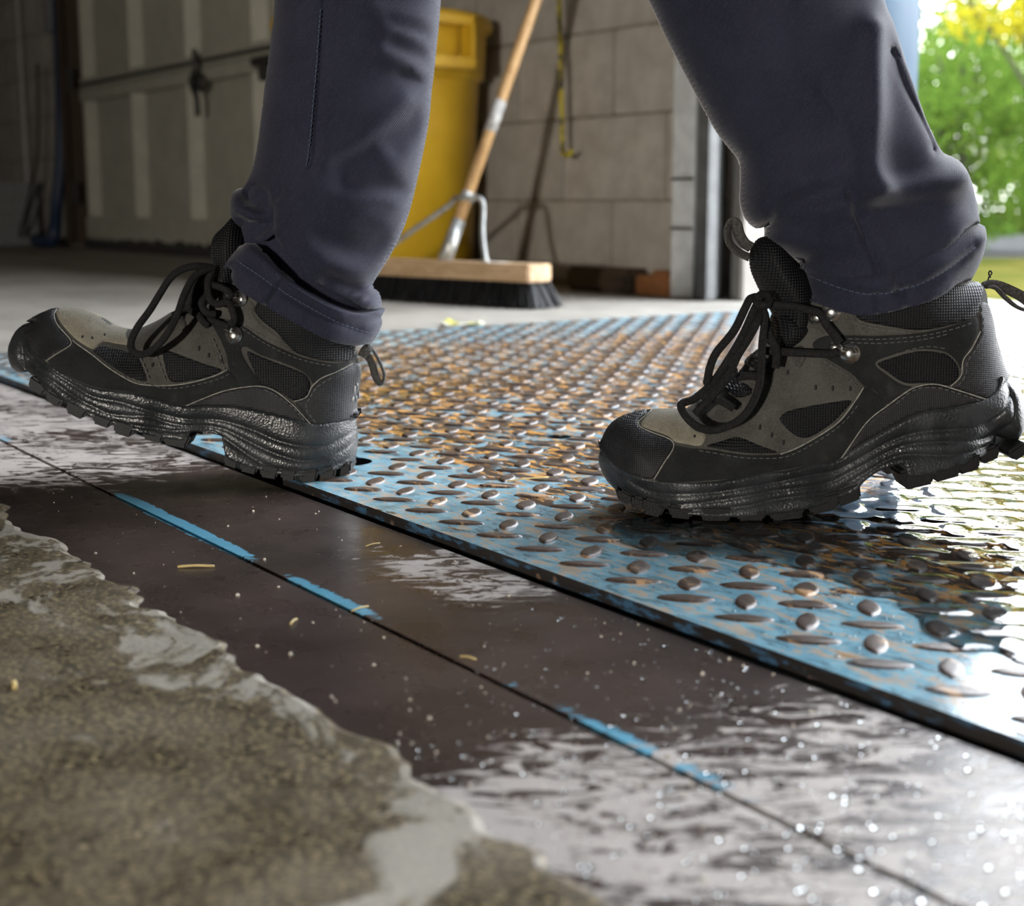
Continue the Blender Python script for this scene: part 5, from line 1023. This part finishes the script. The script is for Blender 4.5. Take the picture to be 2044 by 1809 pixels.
# ------------------------------------------------------------------ scraps along the wall
q = gnd(1185, 585); u2 = Vector((1, 0, 0))
sc = box('timber_offcut', (q[0]-.02, 2.155, .030), (.24, .075, .058), 'dark_wood', None, .010); tag(sc, 'dark timber offcut lying along the foot of the block wall', 'timber')
plain('rust_orange', (.19, .075, .022), .85)
bm = bmesh.new(); box_bm(bm, (0, 0, 0), (.13, .05, .045), .004); box_bm(bm, (.02, 0, .025), (.06, .045, .02), .004)
sr = bm_obj('rusty_bracket', bm, 'rust_orange'); sr.location = (-2.575, 2.165, .024); tag(sr, 'small rusty orange steel piece beside the timber offcut', 'bracket')
def scrap(px, py, L, Wd, mat, name, label, cat, seed, z=0.):
    g = np.random.default_rng(seed); p = gnd(px, py, z); v = []; f = []; nx, ny = 9, 5
    for i in range(nx):
        for j in range(ny): v.append(p+RT*((i/(nx-1)-.5)*L)+FWH*((j/(ny-1)-.5)*Wd*(1+.4*math.sin(i)))+UZ*(.001+abs(g.normal(0, .0025))))
    for i in range(nx-1):
        for j in range(ny-1): a = i*ny+j; f.append((a, a+ny, a+ny+1, a+1))
    o = link(name, mesh(name, v, f), mat); md = o.modifiers.new('t', 'SOLIDIFY'); md.thickness = .0006; tag(o, label, cat); return o
b = NB('paper_scrap'); MATS['paper_scrap'] = b.set(col=b.mix(b.ramp(b.noise(40, 2), .45, .6), (.40, .39, .34), (.34, .32, .05)), rough=.8)
scrap(925, 648, .075, .05, 'paper_scrap', 'paper_scrap', 'white and yellow crumpled scrap on the floor in front of the broom', 'scrap', 3, .0015)
plain('straw', (.50, .38, .16), .6)
def straw(a, b_, za, zb, r, label):
    p, q = gnd(*a, za), gnd(*b_, zb); o = tube('straw', [p+UZ*r, (p+q)/2+UZ*(r+.0006), q+UZ*r], r, 'straw', sub=3, seg=8); tag(o, label, 'straw')
straw((355, 1134), (428, 1133), .0, .0, .0008, 'longest straw, lying flat on the brown strip by the concrete edge')
straw((1012, 962), (1095, 955), PZ+.002, PZ+.003, .0006, 'thin straw lying across the blue tread lugs')
straw((28, 1366), (30, 1378), .0022, .0022, .0011, 'short straw stub alone on the concrete at the left edge')
straw((730, 1092), (758, 1086), .0, .0, .00045, 'short straw on the brown strip nearest the front boot heel')
straw((702, 1222), (735, 1212), .0, .0, .0005, 'straw lying across the seam between the brown strips')
straw((918, 1312), (950, 1318), .0, .0, .00045, 'straw beside the blue paint on the seam, near the dark patch')
straw((580, 1248), (592, 1238), .0, .0, .0006, 'small straw chip in the middle of the brown strip')
plain('grit', (.46, .42, .35), .7, .4, 200)
def scatter(name, n, reg, r0, r1, mat, label, seed, flat, z, cat=None):
    g = np.random.default_rng(seed); ico = bmesh.new(); bmesh.ops.create_icosphere(ico, subdivisions=2 if flat else 1, radius=1.); IV = np.array([v.co[:] for v in ico.verts]); IF = [[v.index for v in f.verts] for f in ico.faces]; ico.free(); v = []; f = []; k = 0
    while k < n:
        px, py = g.uniform(*reg[0]), g.uniform(*reg[1]); p = gnd(px, py, z)
        if reg[2] and not reg[2](p, px, py): continue
        r = r0+(r1-r0)*g.random()**3; sc = np.array([1, 1, .45]) if flat else g.uniform(.6, 1.2, 3)
        if flat: sc = sc*np.array([g.uniform(.8, 1.5), g.uniform(.8, 1.3), 1])
        nz = 0 if flat else g.normal(0, .12, IV.shape); a = g.uniform(0, 6.28); c, s = math.cos(a), math.sin(a); P = (IV+nz)*r*sc; P = np.stack([P[:, 0]*c-P[:, 1]*s, P[:, 0]*s+P[:, 1]*c, P[:, 2]], 1)
        b0 = len(v); v += list(P+np.array([p[0], p[1], z+(0 if flat else r*.4)])); f += [tuple(i+b0 for i in q) for q in IF]; k += 1
    o = link(name, mesh(name, v, f), mat, None, True); tag(o, label, cat, kind='stuff'); return o
on_strip = lambda p, x, y: .27 < p[1] < .463
scatter('grit', 230, ((80, 1700), (960, 1780), on_strip), .0003, .0012, 'grit', 'pale grit scattered over the brown steel strips', 21, False, 0.)
b = NB('droplet'); b.p.inputs['IOR'].default_value = 1.33; MATS['droplet'] = b.set(col=(.08, .075, .07), rough=.04, spec=.8)
scatter('water_droplets', 520, ((560, 2044), (1150, 1809), lambda p, x, y: .0 < p[1] < .463 and (x-500)*.9+(y-1100)*.5 > 500), .0004, .0016, 'water', 'beads of water on the steel strips and wet concrete', 22, True, 0.0006)
scatter('water_droplets', 420, ((1000, 2044), (1040, 1500), lambda p, x, y: p[1] > YPL+.004 and x > 1000+(1300-y)*.5), .0004, .0016, 'water', 'beads of water on the tread plate', 23, True, PZ)
